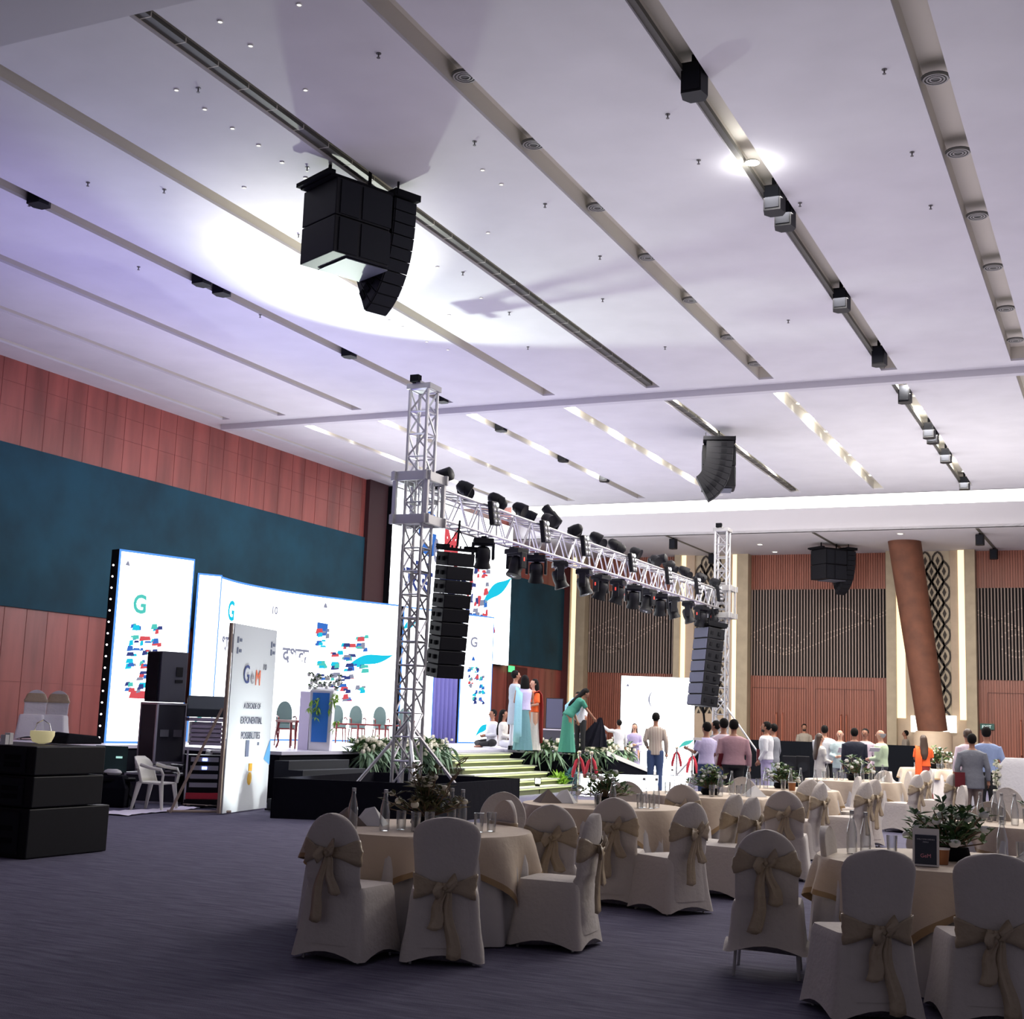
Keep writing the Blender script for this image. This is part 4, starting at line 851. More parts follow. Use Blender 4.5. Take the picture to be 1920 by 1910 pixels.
for k in range(n):
    ya, yb = y0+(y1-y0)*k/n, y0+(y1-y0)*(k+1)/n; lo, hi = ZB+.08, ZTp-.08; p, q = (lo, hi) if k % 2 else (hi, lo)
    for sx in (-1, 1): b.tube([(sx*w, ya, p), (sx*w, yb, q)], .016, 5, cap=False)
    b.tube([(-w, ya, hi), (w, yb, hi)], .014, 5, cap=False); b.tube([(-w, ya, lo), (w, ya, lo)], .014, 5, cap=False)
    if k % 6 == 0:
        for sx in (-1, 1): b.tube([(sx*w, ya, lo), (sx*w, ya, hi)], .018, 5, cap=False)
b.build('lacing', m_alu, t)
# black box around the near tower
A_, B_, C_, D_ = [AT(*q, .6) for q in ((511, 1458), (815, 1470), (975, 1459), (700, 1447))]
t = thing('ballast_box', 'low black open topped box around the foot of the near truss tower', 'box'); th = .03
for (p, q) in ((A_, B_), (B_, C_), (C_, D_), (D_, A_)):
    d_ = (q-p).normalized(); nn = Vector((-d_.y, d_.x, 0))*th; b = MB(); b.prism([(p.x, p.y), (q.x, q.y), (q.x+nn.x, q.y+nn.y), (p.x+nn.x, p.y+nn.y)], 0, .6); b.build('side_panel', m_blackcloth, t)
# moving heads below the beam
def moving_head():
    t = thing('moving_head', '', 'stage light'); b = MB(); b.box((0, 0, -.07), (.36, .30, .10)); b.box((0, 0, -.005), (.1, .3, .04)); b.build('base', m_black, t, False, .015)
    y = MB(); y.box((-.18, 0, -.24), (.05, .14, .30)); y.box((.18, 0, -.24), (.05, .14, .30)); y.box((0, 0, -.125), (.38, .16, .05)); y.build('yoke', m_black, t, False, .012)
    h = MB(); Mh = Matrix.Translation((0, 0, -.34)) @ Matrix.Rotation(R(18), 4, 'X'); h.lathe([(.10, .17), (.13, .12), (.135, -.02), (.12, -.10), (.15, -.18), (.15, -.20), (.13, -.2)], 16, Mh); hd = h.build('head', m_black, t, True)
    l = MB(); l.lathe([(.128, -.185), (.06, -.20), (.0, -.205)], 16, Mh); l.build('lens', m_screw, hd, True); s = MB(); s.box((-.207, -.0, -.22), (.006, .03, .07)); s.build('red_display', mat('red_led', (.7, .05, .03), .4, em=(.8, .08, .05), es=.7), t); return t
mh = moving_head(); px = [905, 968, 1006, 1050, 1096, 1128, 1160, 1189, 1215, 1239, 1263, 1292, 1316, 1338]
for i, p in enumerate(px):
    a = ONX(p, 1050, TX).y; o = mh if i == 0 else copy_tree(mh); o.location = (TX+(.0), a, ZB+.05); o.rotation_euler = (0, 0, [R(30), R(160), R(20), R(-60), R(-80), R(75), R(95)][i % 7]); o.scale = (1.05,)*3
    o['label'] = 'black moving head light hanging under the truss beam, %s from the near tower' % ORD[i]; o['group'] = 'moving heads under the truss beam'
# par cans on top
def par():
    t = thing('par_light', '', 'stage light'); M0 = Matrix.Translation((0, 0, .16)) @ Matrix.Rotation(R(-62), 4, 'Y')
    b = MB(); b.lathe([(.05, .16), (.10, .12), (.13, .02), (.14, -.12), (.145, -.13), (.12, -.12)], 14, M0); b.build('housing', m_black, t, True); b = MB(); b.lathe([(.13, -.11), (.05, -.10), (0, -.098)], 14, M0); b.build('lens', m_screw, t, True)
    b = MB(); b.tube([(0, -.16, .16), (0, -.17, .02), (0, 0, -.02), (0, .17, .02), (0, .16, .16)], .012, 6); b.build('bracket', m_blackm, t); return t
pr = par(); n = 26
for i in range(n):
    o = pr if i == 0 else copy_tree(pr); o.location = (TX+(.1 if i % 2 else -.1), TY0+.7+i*(TY1-TY0-1.4)/(n-1)+.15*math.sin(i*2.3), ZTp-.03); o.rotation_euler = (0, 0, [0, .5, -.4, .9, PI][i % 5]); o.scale = (.95,)*3
    o['label'] = 'black round par light on top of the truss beam, %s from the near tower' % ORD[i]; o['group'] = 'par lights on top of the truss beam'
# long tubes spots on top
def prof(loc, M1, lab):
    t = thing('profile_spot', lab, 'stage light', loc); b = MB(); b.lathe([(.09, .22), (.12, .20), (.12, -.05), (.10, -.08), (.10, -.26), (.08, -.26)], 14, M1); b.build('barrel', m_black, t, True); b = MB(); b.box((0, 0, -.12), (.06, .06, .3)); b.build('clamp', m_blackm, t); return t
prof((TX, TY0+.75, ZTp+.2), Matrix.Rotation(R(75), 4, 'Y'), 'fat black spotlight on the beam top right beside the near tower')
prof((TX, ONX(1035, 980, TX).y, ZTp+.25), Matrix.Rotation(R(140), 4, 'Y'), 'black spotlight tilted upward on the beam top at its near third')
prof((TX, ONX(1235, 1040, TX).y, ZTp+.2), Matrix.Rotation(R(80), 4, 'Y'), 'black spotlight lying on the beam top past its middle')
# eight-eye blinders on the front of the beam
def blinder():
    t = thing('blinder_light', '', 'stage light'); b = MB(); b.box((0, 0, 0), (.10, .34, .62)); b.build('housing', m_black, t, False, .02)
    for i in range(2):
        for j in range(4): b = MB(); b.ball((.05, -.08+i*.16, -.22+j*.148), .062, n=10, sc=(.35, 1, 1)); b.build('lamp_eye', m_lensl if (i+j) % 5 == 4 else mat('eye_grey', (.30, .30, .33), .2, .3), t, True)
    return t
bl_ = blinder(); px = [925, 1022, 1098, 1187, 1255, 1310, 1350]
for i, p in enumerate(px):
    o = bl_ if i == 0 else copy_tree(bl_); o.location = (TX+.30, ONX(p, 1000, TX+.3).y, ZB+.46); o.rotation_euler = (R(4), R(-6), 0); o.scale = (1, .9, .72); o['label'] = 'multi lamp blinder on the front of the truss beam, %s from the near tower' % ORD[i]; o['group'] = 'blinders on the truss beam'
# black line arrays under the beam ends
def tower_array(label, loc, rz, n, s, front, back, tilt=-.8, lean=0):
    t = array_thing(label, n, .56, .235, .42, tilt, front, back); t.location = loc; t.rotation_euler = (lean, 0, rz); t.scale = (s, s, s)
    b = MB(); b.tube([(0, 0, .1), (0, 0, .55)], .02, 6); b.tube([(-.2, 0, .1), (0, 0, .4)], .01, 5); b.tube([(.2, 0, .1), (0, 0, .4)], .01, 5); b.build('chain', m_blackm, t); return t
p = FL(856, 1050, 22.6, 4.36); tower_array('tall black line array hanging beside the near truss tower', p, AZ(p)+R(205), 9, 1.0, m_blackm, m_black, 0, R(-7))
p = Vector((TX+.15, 36.3, 4.32)); tower_array('black line array with blue grey front hanging at the far truss tower', p, AZ(p)+R(-58), 7, 1.32, m_grillb2, m_black, 0, R(-6))
b = MB(); b.tube([FL(1318, 1322, 38.5, 2.2), FL(1332, 1460, 38.5, 0)], .03, 6); o = b.build('speaker_pole', m_blackm); tag(o, 'thin black stand pole under the far line array among the crowd', 'stand')
# rope barriers
def stanchion():
    t = thing('stanchion', '', 'barrier post'); b = MB(); b.lathe([(.15, 0), (.15, .02), (.03, .04)], 16); b.build('base', m_steel, t, True); b = MB(); b.lathe([(.022, .03), (.022, .92), (.035, .93), (.035, .96)], 10); b.build('post', m_steel, t, True); b = MB(); b.ball((0, 0, 1.0), .045, n=10); b.build('finial', mat('gold_finial', (.7, .6, .45), .3, .6), t, True)
    for s in (-1, 1): b = MB(); b.tube([(0, 0, .92), (s*.06, 0, .8), (s*.12, 0, .55), (s*.13, 0, .42)], [.012, .035, .04, .03], 8); b.build('hanging_rope', m_red, t, True)
    return t
s0 = stanchion()
for i, (px, py) in enumerate([(1084, 1492), (1107, 1494), (1169, 1478), (1268, 1462), (1297, 1478)]):
    p = AT(px, py); o = s0 if i == 0 else copy_tree(s0); o.location = p; o.rotation_euler = (0, 0, AZ(p)); o.scale = (1, 1, .95); o['label'] = 'chrome barrier post with red rope near the ramp, %s of five' % lr(i, 5); o['group'] = 'rope barrier posts'
# line speaker and crates at the right end of the stage
p = FL(1035, 1385, 37.0, ZS); flightcase(p, AZ(p), (.9, .6, .5), 'white edged case on the stage under the grey loudspeaker', False)
t = thing('loudspeaker', 'tall grey loudspeaker on a white edged case at the right of the stage', 'speaker', p+Vector((.05, 0, .5)), AZ(p)); b = MB(); b.box((0, 0, .42), (.48, .42, .84)); b.build('cabinet', m_black, t, False, .01); b = MB(); b.box((0, -.22, .42), (.44, .02, .8)); b.build('grille', m_grillb2, t)
p = FL(1105, 1385, 36.0, ZS); flightcase(p, AZ(p), (.9, .5, .42), 'white edged equipment case behind the bending woman', False)
# speakers by the back barrier
for i, (px, w_, h_) in enumerate(((1480, 34, .95), (1505, 34.4, .95))):
    p = FL(px, 1440, w_); t = thing('floor_loudspeaker', 'dark floor loudspeaker before the draped barrier, %s one' % ('left', 'right')[i], 'speaker', p, AZ(p)); b = MB(); b.box((0, 0, h_/2), (.34, .4, h_)); b.build('cabinet', m_black, t, False, .01)
    b = MB()
    for z in (.25, .68): b.lathe([(.13, .02), (.10, -.02), (.03, -.03)], 14, Matrix.Translation((0, -.21, z)) @ Matrix.Rotation(PI/2, 4, 'X'))
    b.build('woofer', m_grillb, t, True)
# ================================================================== BANQUET CHAIRS
def rrect(w, d, r_, z, cx=0, cy=0, n=4, lift=None):
    pts = []
    for q, (sx, sy) in enumerate(((1, 1), (-1, 1), (-1, -1), (1, -1))):
        for k in range(n+1):
            a = PI/2*q+PI/2*k/n; pts.append((cx+sx*(w/2-r_)+r_*math.cos(a), cy+sy*(d/2-r_)+r_*math.sin(a), z))
    # mid points along the sides so the hem can arch
    out = []
    for i, p in enumerate(pts):
        out.append(p); nx = pts[(i+1) % len(pts)]
        if math.dist(p, nx) > .12:
            for k in range(1, 6): u = k/6; out.append((p[0]+(nx[0]-p[0])*u, p[1]+(nx[1]-p[1])*u, z+(lift*math.sin(PI*u) if lift else 0)))
    return out
def back_outline(kind, n=30):
    "half widths up the back: list of (z, halfwidth)"
    out = []
    for k in range(n+1):
        u = k/n; u = u if u < .6 else .6+.4*math.sin((u-.6)/.4*PI/2); z = .02+u*.93
        if kind == 'round':
            w = .215-.01*math.sin(u*PI); 
            if u > .74: w = .215*math.sqrt(max(0, 1-((u-.74)/.26)**2))+.0
        else:
            w = .19+.035*max(0, (u-.45)/.4) if u > .45 else .19
            if u > .86: w = .225*max(0, 1-((u-.86)/.14)**2.6)**.5
        if u < .45: w = max(w, .20+.03*(.45-u)/.45)
        out.append((z, w))
    return out
def chair(kind, sash, plain, hem, lumps, stack=False):
    cm = m_coverw if plain else m_cover
    t = thing('banquet_chair', '', 'chair')
    # seat skirt, one cloth shape with the back
    b = MB(); s = .46; hz = .02 if hem else .16
    rings = []
    for z, g in ((hz, .05), (.2, .022), (.32, .008), (.42, 0), (.455, -.006)):
        rings.append(rrect(s+2*g, .47+2*g, .05, z, 0, .0, lift=.05 if z == hz else None))
    rings.append(rrect(s-.03, .44, .05, .475, 0, 0)); rings.append(rrect(s-.16, .30, .05, .484, 0, 0))
    b.loft(rings)
    ol = back_outline(kind); R_ = []
    for z, w in ol:
        if z < hz+(.09 if hem else .01): continue
        w = max(w, .012); lean = -.235-.10*max(0, (z-.42))**1.1*1.1; th = .055 if z > .5 else .055+.10*(.5-z); rg = []
        flare = .03*max(0, .35-z)/.35
        for k in range(20):
            a = 2*PI*k/20; ca, sa = math.cos(a), math.sin(a)
            rg.append((w*(1+flare*2)*math.copysign(abs(ca)**.55, ca), lean-flare*.8+th*.5*math.copysign(abs(sa)**.7, sa)+(.035 if z < .5 else .02)-.02*(1-ca*ca), z))
        R_.append(rg)
    b.loft(R_); b.build('cover', cm, t, True)
    if not hem:
        for sx in (-1, 1):
            for sy in (-1, 1): l = MB(); l.tube([(sx*.19, sy*.19, .3), (sx*.21, sy*.21, 0)], .012, 6); l.build('leg', m_alu2, t)
    else:
        for sx in (-1, 1):
            for sy in (-1, 1): l = MB(); l.tube([(sx*.2, sy*.2, .1), (sx*.21, sy*.21, 0)], .010, 6); l.build('leg', m_alu2, t)
    if sash is not None:
        zs = sash; rn = random.Random(int(sash*100)+lumps)
        def yb(z): return -.235-.10*max(0, (z-.42))**1.1*1.1
        def wd(z): return [w for zz, w in ol if zz >= z][0]
        b = MB(); N_ = 28; rg = []
        for row in range(7):
            v = row/6-.5; ring = []
            for k in range(N_):
                a = 2*PI*k/N_; ca, sa = math.cos(a), math.sin(a); back = max(0, -sa); mid = 1-min(1, abs(ca)*1.05)
                hh = .17*(1-.72*back*mid); z = zs+v*hh+(.012 if row % 2 else -.0)
                w = wd(z)+.008+(.006 if row % 2 else 0); ring.append((w*math.copysign(abs(ca)**.6, ca), yb(z)+.018+.041*math.copysign(abs(sa)**.7, sa)-(.03*back*mid), z))
            rg.append(ring)
        b.loft(rg, cap=False); o = b.build('sash', m_sash, t, True); o.modifiers.new('s', 'SOLIDIFY').thickness = .004
        yk = yb(zs)-.055
        if not plain:
            b = MB(); b.ball((0, yk-.005, zs), .032, n=10, sc=(.9, .8, 1.1)); b.build('knot', m_sash, o, True)
            for sx, dz, L_ in ((-1, -.012, .055), (1, .028, .06)):
                b = MB(); rg = []
                for k in range(8):
                    u = k/7; a = u*PI*1.0; cx = sx*L_*math.sin(a)*(1.0)+sx*.01; cz = zs+dz*math.sin(a)*1.6+.012*math.sin(a*2); wdt = .022+.026*math.sin(a)
                    rg.append([(cx-sx*.01, yk-.012-.03*u, cz-wdt), (cx+sx*.012, yk-.03-.02*math.sin(a), cz), (cx-sx*.005, yk-.015-.03*u, cz+wdt)])
                b.loft(rg, cap=False, close=False); q = b.build('bow_loop', m_sash, o, True); q.modifiers.new('s', 'SOLIDIFY').thickness = .006
            for sx, L_ in ((-1, .42 if lumps % 2 else .26), (1, .24 if lumps % 2 else .50)):
                b = MB(); rg = []; m_ = 12
                L2 = min(L_+.08*(zs-.5), zs-.06)
                for k in range(m_+1):
                    u = k/m_; z = zs-.01-L2*u; w = .014+.034*u**.6; cx = sx*(.012+.055*u)+.012*math.sin(u*7+lumps)
                    y = min(yb(z)-.035-.006*math.sin(u*9), yk)-.01; y -= .03*max(0, .35-z)/.35
                    rg.append([(cx-w, y, z+.01*u), (cx-w*.3, y-.014, z), (cx+w*.35, y-.002, z-.004), (cx+w, y-.012, z+.015*u)])
                b.loft(rg, cap=False, close=False); q = b.build('ribbon_tail', m_sash, o, True); q.modifiers.new('s', 'SOLIDIFY').thickness = .005
        else:
            pass
    return t
PROTO = {'A': chair('round', .70, False, True, 1), 'B': chair('crown', .50, False, True, 2), 'C': chair('round', .74, False, False, 3), 'W': chair('round', .80, True, True, 4), 'P': chair('round', None, False, True, 5)}
usedp = set()
def place(kind, px, top, w, rel, label, group, z=0, sc=1.0):
    az = AZ(FL(px, top, w)); rz = az+R(rel); p = FL(px, top, w, z)
    # px marks the top of the backrest, which sits behind the seat centre
    off = Vector((math.sin(rz), -math.cos(rz), 0))*(-.29); p = p+off
    o = PROTO[kind] if kind not in usedp else copy_tree(PROTO[kind]); usedp.add(kind)
    o.location = p; o.rotation_euler = (0, 0, rz); o.scale = (1, 1, sc); o['label'] = label; o['group'] = group
def wt(px, top, hz_=.95):
    "depth at which a point hz_ high appears at this photo row"
    d = ray(px, top); return (hz_-CAM_H)/d.z
G1, G2, G3, G4 = 'chairs round the near left table', 'chairs round the middle tables', 'chairs round the far tables', 'chairs round the near right table'
CH = [('A', 622, 1524, -32, 'covered chair with a gold sash bow, leftmost at the near left table', G1),
 ('B', 840, 1532, 0, 'covered chair with low sash and long tail, back to camera at near left table', G1),
 ('A', 1118, 1525, 72, 'covered chair seen side on at the right of the near left table', G1),
 ('P', 945, 1484, 176, 'plain covered chair at the far side of the near left table', G1),
 ('A', 953, 1500, 120, 'cream covered chair turned sideways before the plain chair behind the near left table', G1),
 ('A', 1034, 1508, 4, 'covered chair with a bow between the near left and second tables', G2),
 ('A', 1152, 1495, -8, 'covered chair with a bow at the front of the second table', G2),
 ('A', 1300, 1504, 42, 'covered chair with a bow angled at the right of the second table', G2),
 ('P', 1176, 1464, 176, 'plain grey covered chair beyond the flowers of the second table', G2),
 ('A', 1279, 1470, -14, 'covered chair with a bow between the second and third tables', G2),
 ('A', 1381, 1489, 60, 'left one of two bowed chairs in front of the third table', G2),
 ('A', 1414, 1494, 64, 'right one of two bowed chairs in front of the third table', G2),
 ('A', 1470, 1482, -4, 'covered chair with a bright bow standing right of the third table', G2),
 ('P', 1392, 1456, 176, 'plain grey covered chair on the far side of the third table', G2),
 ('A', 1520, 1461, 34, 'tall covered chair with bow just left of the fifth table', G3),
 ('A', 1541, 1468, 62, 'pale covered chair with bow overlapping the fifth table edge', G3),
 ('P', 1611, 1455, 105, 'violet lit covered chair facing left at the fifth table', G3),
 ('A', 1625, 1466, 58, 'left of the two long bowed chairs at the right of the fifth table', G3),
 ('A', 1642, 1461, 58, 'right of the two long bowed chairs at the right of the fifth table', G3),
 ('A', 1659, 1444, 35, 'covered chair with small bow behind the violet lit chairs', G3),
 ('P', 1669, 1446, 105, 'left violet lit chair facing left before the sixth table', G3),
 ('P', 1706, 1446, 105, 'right violet lit chair facing left before the sixth table', G3),
 ('A', 1722, 1452, 58, 'front bowed chair in front of the sixth table', G3),
 ('A', 1737, 1444, 58, 'rear bowed chair in front of the sixth table', G3),
 ('P', 1748, 1442, 105, 'narrow violet lit chair against the sixth table cloth', G3),
 ('A', 1786, 1450, 66, 'bowed chair beside the maroon folder of the grey jacketed man', G3),
 ('W', 1729, 1424, 150, 'white covered chair at the left end of the sixth table', G3),
 ('P', 1808, 1472, 108, 'violet lit chair in front of the grey jacketed man', G3),
 ('P', 1888, 1476, 176, 'grey covered chair at the right behind the white flowers', G3),
 ('P', 1856, 1502, 178, 'pale rimmed chair at the far side of the right edge table', G4),
 ('P', 1750, 1531, 180, 'pale rimmed chair at the far side of the near right table', G4),
 ('C', 1437, 1555, -3, 'large covered chair with high bow and bare metal legs, left of near right table', G4),
 ('B', 1546, 1548, -100, 'pinkish covered chair facing right at the left of the near right table', G4),
 ('B', 1652, 1592, 24, 'covered chair with a low sash in front of the near right table', G4),
 ('B', 1864, 1600, 16, 'covered chair with a low sash at the bottom right corner', G4)]
for k_, px, top, rel, lab, g in CH: place(k_, px, top, wt(px, top), rel, lab, g)
place('W', 69, 1303, 26.0, 172, 'white covered chair with beige band on the stage, left of two', 'white chairs on the stage', ZS-.0)
place('W', 111, 1305, 26.2, 168, 'white covered chair with beige band on the stage, right of two', 'white chairs on the stage', ZS-.0)
# ================================================================== TABLES
def pleated_skirt(r_, h, seed, flare=.07, folds=26):
    rn = random.Random(seed); b = MB(); n = folds*6; rings = []; ph = rn.random()*6
    for z in (h-.004, h-.02, h*.7, h*.4, h*.12, .01):
        u = 1-z/h; ring = []
        for k in range(n):
            a = 2*PI*k/n; q = r_+.004+flare*u+.028*min(1, u*4)*math.sin(a*folds+ph+.6*math.sin(a*5))*(0 if u < .01 else 1); ring.append((q*math.cos(a), q*math.sin(a), z))
        rings.append(ring)
    b.loft(rings, cap=False); top = MB(); 
    b.add([(0, 0, h)]+[(p[0]*.996, p[1]*.996, h-.001) for p in rings[0]], [(0, 1+k, 1+(k+1) % n) for k in range(n)]); return b
def overlay(r_, h, side, seed):
    rn = random.Random(seed); b = MB(); n = 144; ph = rn.random()*6; rings = [[], [], [], [], [], [], [], []]
    for k in range(n):
        a = 2*PI*k/n; m = max(abs(math.cos(a)), abs(math.sin(a))); ext = side/2/m; ext = min(ext, side/2*1.34); drop = max(0, ext-r_)
        wav = (.034+.10*drop)*math.sin(a*13+ph+math.sin(a*4))
        for j, (q, u) in enumerate(((.5, 0), (.92, 0), (1.0, 0), (1.012, .06), (1.02, .35), (1.02, .65), (1.02, .86), (1.02, 1.0))):
            if j < 3: rr = r_*q+(.012 if j == 2 else 0); z = h+.004
            else: rr = r_*q+.012+wav*u+drop*.10*u; z = h+.004-drop*u
            rings[j].append((rr*math.cos(a), rr*math.sin(a), z))
    N = len(rings); vs = [(0, 0, h+.004)]+[p for r__ in rings for p in r__]; b.add(vs, [(0, 1+k, 1+(k+1) % n) for k in range(n)])
    for j in range(N-1):
        b.k = 1 if j == N-2 else 0
        b.add([], []); base = len(b.v)-len(vs)+1
        for k in range(n):
            b.f.append((base+j*n+k, base+j*n+(k+1) % n, base+(j+1)*n+(k+1) % n, base+(j+1)*n+k)); b.m.append(b.k)
    return b
def bottle():
    t = thing('water_bottle', '', 'bottle'); b = MB(); b.lathe([(.001, 0), (.035, 0), (.037, .02), (.036, .14), (.030, .18), (.016, .235), (.0135, .27), (.0135, .285)], 14); b.build('glass_body', m_water, t, True); b = MB(); b.lathe([(.0155, .272), (.0155, .297), (.001, .298)], 12); b.build('cap', mat('bottle_cap', (.5, .5, .52), .35, .5), t, True); return t
def tumbler():
    b = MB(); b.lathe([(.001, .003), (.030, .003), (.036, .14), (.038, .14), (.033, .0), (.001, 0)], 14, cap=False); o = b.build('water_glass', m_glass, None, True); o['category'] = 'glass'; return o
bo, gl = bottle(), tumbler(); firsts = {'b': True, 'g': True}
def napkin(loc, rz, m, s=.12):
    b = MB(); b.add([(-s, -s, 0), (s, -s, 0), (s, s, 0), (-s, s, 0), (0, -s*.2, s*1.15), (0, s*.4, s*1.0)], [(0, 3, 2, 1), (0, 1, 4), (1, 2, 5, 4), (2, 3, 5), (3, 0, 4, 5)]); o = b.build('napkin', m); o.location = loc; o.rotation_euler = (0, 0, rz); return o
def bouquet(label, loc, kind, s, seed):
    rn = random.Random(seed); t = thing('flower_centrepiece', label, 'flowers', loc); t.scale = (s, s, s); b = MB(); b.lathe([(.001, 0), (.09, 0), (.11, .03), (.10, .07), (.001, .07)], 14); b.build('bowl', m_blackm, t, True)
    f = MB(); f2 = MB(); fl_ = MB(); st = MB()
    for k in range(46 if kind != 'w' else 30):
        a = rn.random()*2*PI; e = rn.uniform(.15, 1.4); d = Vector((math.cos(a)*math.cos(e), math.sin(a)*math.cos(e), math.sin(e))); L_ = rn.uniform(.16, .34 if kind == 'd' else .26); p = Vector((0, 0, .06)); q = p+d*L_
        st.tube([p, q], .0035, 4, cap=False); sprig(f if rn.random() < .6 else f2, q, 4, .10, .016, rnd=rn)
        sprig(f, p+d*L_*.5, 3, .12, .014, rnd=rn)
        if rn.random() < (.6 if kind == 'w' else .4): fl_.ball(q+d*.02, rn.uniform(.016, .032), n=8, sc=(1, 1, .85))
    if kind == 'd':
        for k in range(3):
            pts = [(.10+.02*k, 0, .2)]
            for q in range(10): pts.append((.13+.015*q+.02*math.sin(q*1.4+k), .02*math.cos(q*2+k), .22+.028*q))
            st.tube(pts, .004, 5)
    col = {'d': (mat('olive_leaf', (.10, .11, .05), .6), mat('dry_leaf', (.22, .19, .11), .6), m_petal), 'g': (m_leaf, m_leaf2, m_petalw), 'w': (m_leaf, m_leaf2, m_petalw)}[kind]
    f.build('foliage', col[0], t); f2.build('pale_foliage', col[1], t); fl_.build('blossoms', col[2], t, True); st.build('stems', m_twig, t); return t
TB = [(792, 1552, .80, 'near left', 40, 'd'), (1130, 1509, .80, 'second', 20, 'g'), (1327, 1490, .80, 'third', 52, 'g'), (1462, 1478, .80, 'fourth', 10, 'g'), (1600, 1463, .80, 'fifth', 33, 'w'), (1755, 1441, .85, 'sixth', 5, 'g'), (1772, 1613, .82, 'near right', 28, 'g'), (1965, 1547, .86, 'right edge', 48, 'w')]
for ti, (px, py, r_, nm, rot, kind) in enumerate(TB):
    c = AT(px, py, .76); c.z = 0; H_ = .745
    t = thing('banquet_table', 'round banquet table hidden under cloths, the %s table' % nm, 'table', c, 0, 'round banquet tables'); b = MB(); b.lathe([(r_, H_-.03), (r_, H_)], 40); b.build('table_top', MATS['bare_wood'], t)
    for k in range(4): a = PI/4+k*PI/2; b = MB(); b.tube([(math.cos(a)*.5, math.sin(a)*.5, H_-.03), (math.cos(a)*.55, math.sin(a)*.55, 0)], .018, 6); b.build('leg', m_alu2, t)
    o = pleated_skirt(r_+.01, H_+.008, ti).build('tablecloth', m_skirt, None, True); o.location = c; tag(o, 'floor length pleated white cloth on the %s table' % nm, 'tablecloth', 'white floor length cloths')
    o = overlay(r_+.02, H_+.012, r_*2.62, ti+4).build('table_overlay', [m_cloth, m_border], None, True); o.location = c; o.rotation_euler = (0, 0, R(rot)); tag(o, 'cream square overlay with gold border on the %s table' % nm, 'tablecloth', 'cream overlays')
    zt = H_+.018; az = AZ(c)
    def on(dx, dy): "dx right, dy away from the camera"; return Vector((c.x+math.cos(az)*dx-math.sin(az)*dy, c.y+math.sin(az)*dx+math.cos(az)*dy, zt))
    bouquet({'near left': 'dried cream flowers with curly twigs on the near left table', 'second': 'white rose and dark leaf arrangement on the second table', 'near right': 'dark green leafy arrangement with white buds beside the menu stand', 'sixth': 'lime green lily arrangement on the sixth table'}.get(nm, 'green and white flower arrangement on the %s table' % nm), on(.03, .05), kind, {0: 1.15, 6: 1.25, 5: 1.7, 4: 1.3, 7: 1.2}.get(ti, 1.1), ti)
    bt = {0: [(-.52, -.30), (-.28, -.38), (.22, .12), (.30, .0)], 1: [(.10, -.40), (.42, -.15), (.55, -.1), (-.3, .2)], 6: [(-.62, .05), (-.52, -.10), (-.18, .45), (.0, .5), (.38, .3), (.62, -.25)], 7: [(-.5, .2), (-.62, -.25), (-.42, -.3), (-.3, -.32), (-.1, -.1)]}.get(ti, [(-.45, .1), (-.2, -.2), (.3, .25), (.5, -.1), (.15, -.3)])
    gt = {0: [(-.16, -.25), (-.05, -.36), (.05, -.30), (.42, -.25), (.52, -.15)], 1: [(-.05, -.45), (.38, -.3), (.5, -.28)], 6: [(-.35, .05), (.5, .15), (.55, -.4), (.7, -.1), (-.1, .6)], 7: [(-.55, 0), (-.45, .05), (-.2, .1), (-.1, .2)]}.get(ti, [(-.3, -.3), (.05, -.45), (.38, -.25), (.45, .2), (-.5, -.1)])
    for seq, src, key, word in ((bt, bo, 'b', 'clear glass water bottle'), (gt, gl, 'g', 'empty glass tumbler')):
        ps = sorted((on(*q) for q in seq), key=photo_x)
        for i, p in enumerate(ps):
            o = src if firsts[key] else (copy_tree(src)); firsts[key] = False; o.location = p; o['label'] = '%s on the %s table, %s' % (word, nm, lr(i, len(ps))); o['group'] = '%s on the %s table' % ({'b': 'bottles', 'g': 'tumblers'}[key], nm)
    for i, (dx, dy, m_) in enumerate(((-.58, .05, m_napkin), (-.40, .12, m_napw)) if ti < 2 else ((.58, .1, m_napw),)):
        o = napkin(on(dx, dy), az+.4+i, m_); tag(o, '%s folded napkin standing on the %s table' % (('brown', 'white')[m_ is m_napw], nm), 'napkin')
def cup(loc, label, s=1.0):
    t = thing('paper_cup', label, 'cup', loc); t.scale = (s,)*3; b = MB(); b.lathe([(.001, 0), (.035, 0), (.045, .095)], 16, cap=False); b.build('cup_body', mat('brown_cup', (.30, .11, .035), .6), t, True); b = MB(); b.lathe([(.046, .090), (.048, .10), (.044, .10), (.042, .08)], 16, cap=False); b.build('white_rim', m_napw, t, True)
c7 = AT(1772, 1613, .76); zt = .763
cup(AT(1767, 1620, zt), 'brown paper cup with white rim beside the menu stand', 1.05); cup(AT(1485, 1482, zt), 'brown paper cup on the fourth table among the bottles', 1.2)
p = AT(1736, 1624, zt); t = thing('menu_stand', 'upright dark menu card in a white frame on the near right table', 'menu', p, AZ(p)+R(-4)); t.rotation_euler.x = R(-8)
b = MB(); b.box((0, 0, .12), (.165, .012, .24)); b.build('white_frame', m_napw, t); b = MB(); b.box((0, -.008, .105), (.135, .006, .185)); cd_ = b.build('card', mat('navy_card', (.010, .014, .035), .4), t); b = MB(); b.box((0, .03, .006), (.15, .09, .01)); b.build('foot', m_napw, t)
Mx = Matrix.Rotation(PI/2, 4, 'X'); cw_ = mat('card_text', (.5, .5, .55), .5)
txt('WELCOME DRINKS', .013, cw_, Matrix.Translation((0, -.0125, .165)) @ Mx, cd_, ext=.0005, align='CENTER'); txt('MENU', .013, cw_, Matrix.Translation((0, -.0125, .148)) @ Mx, cd_, ext=.0005, align='CENTER')
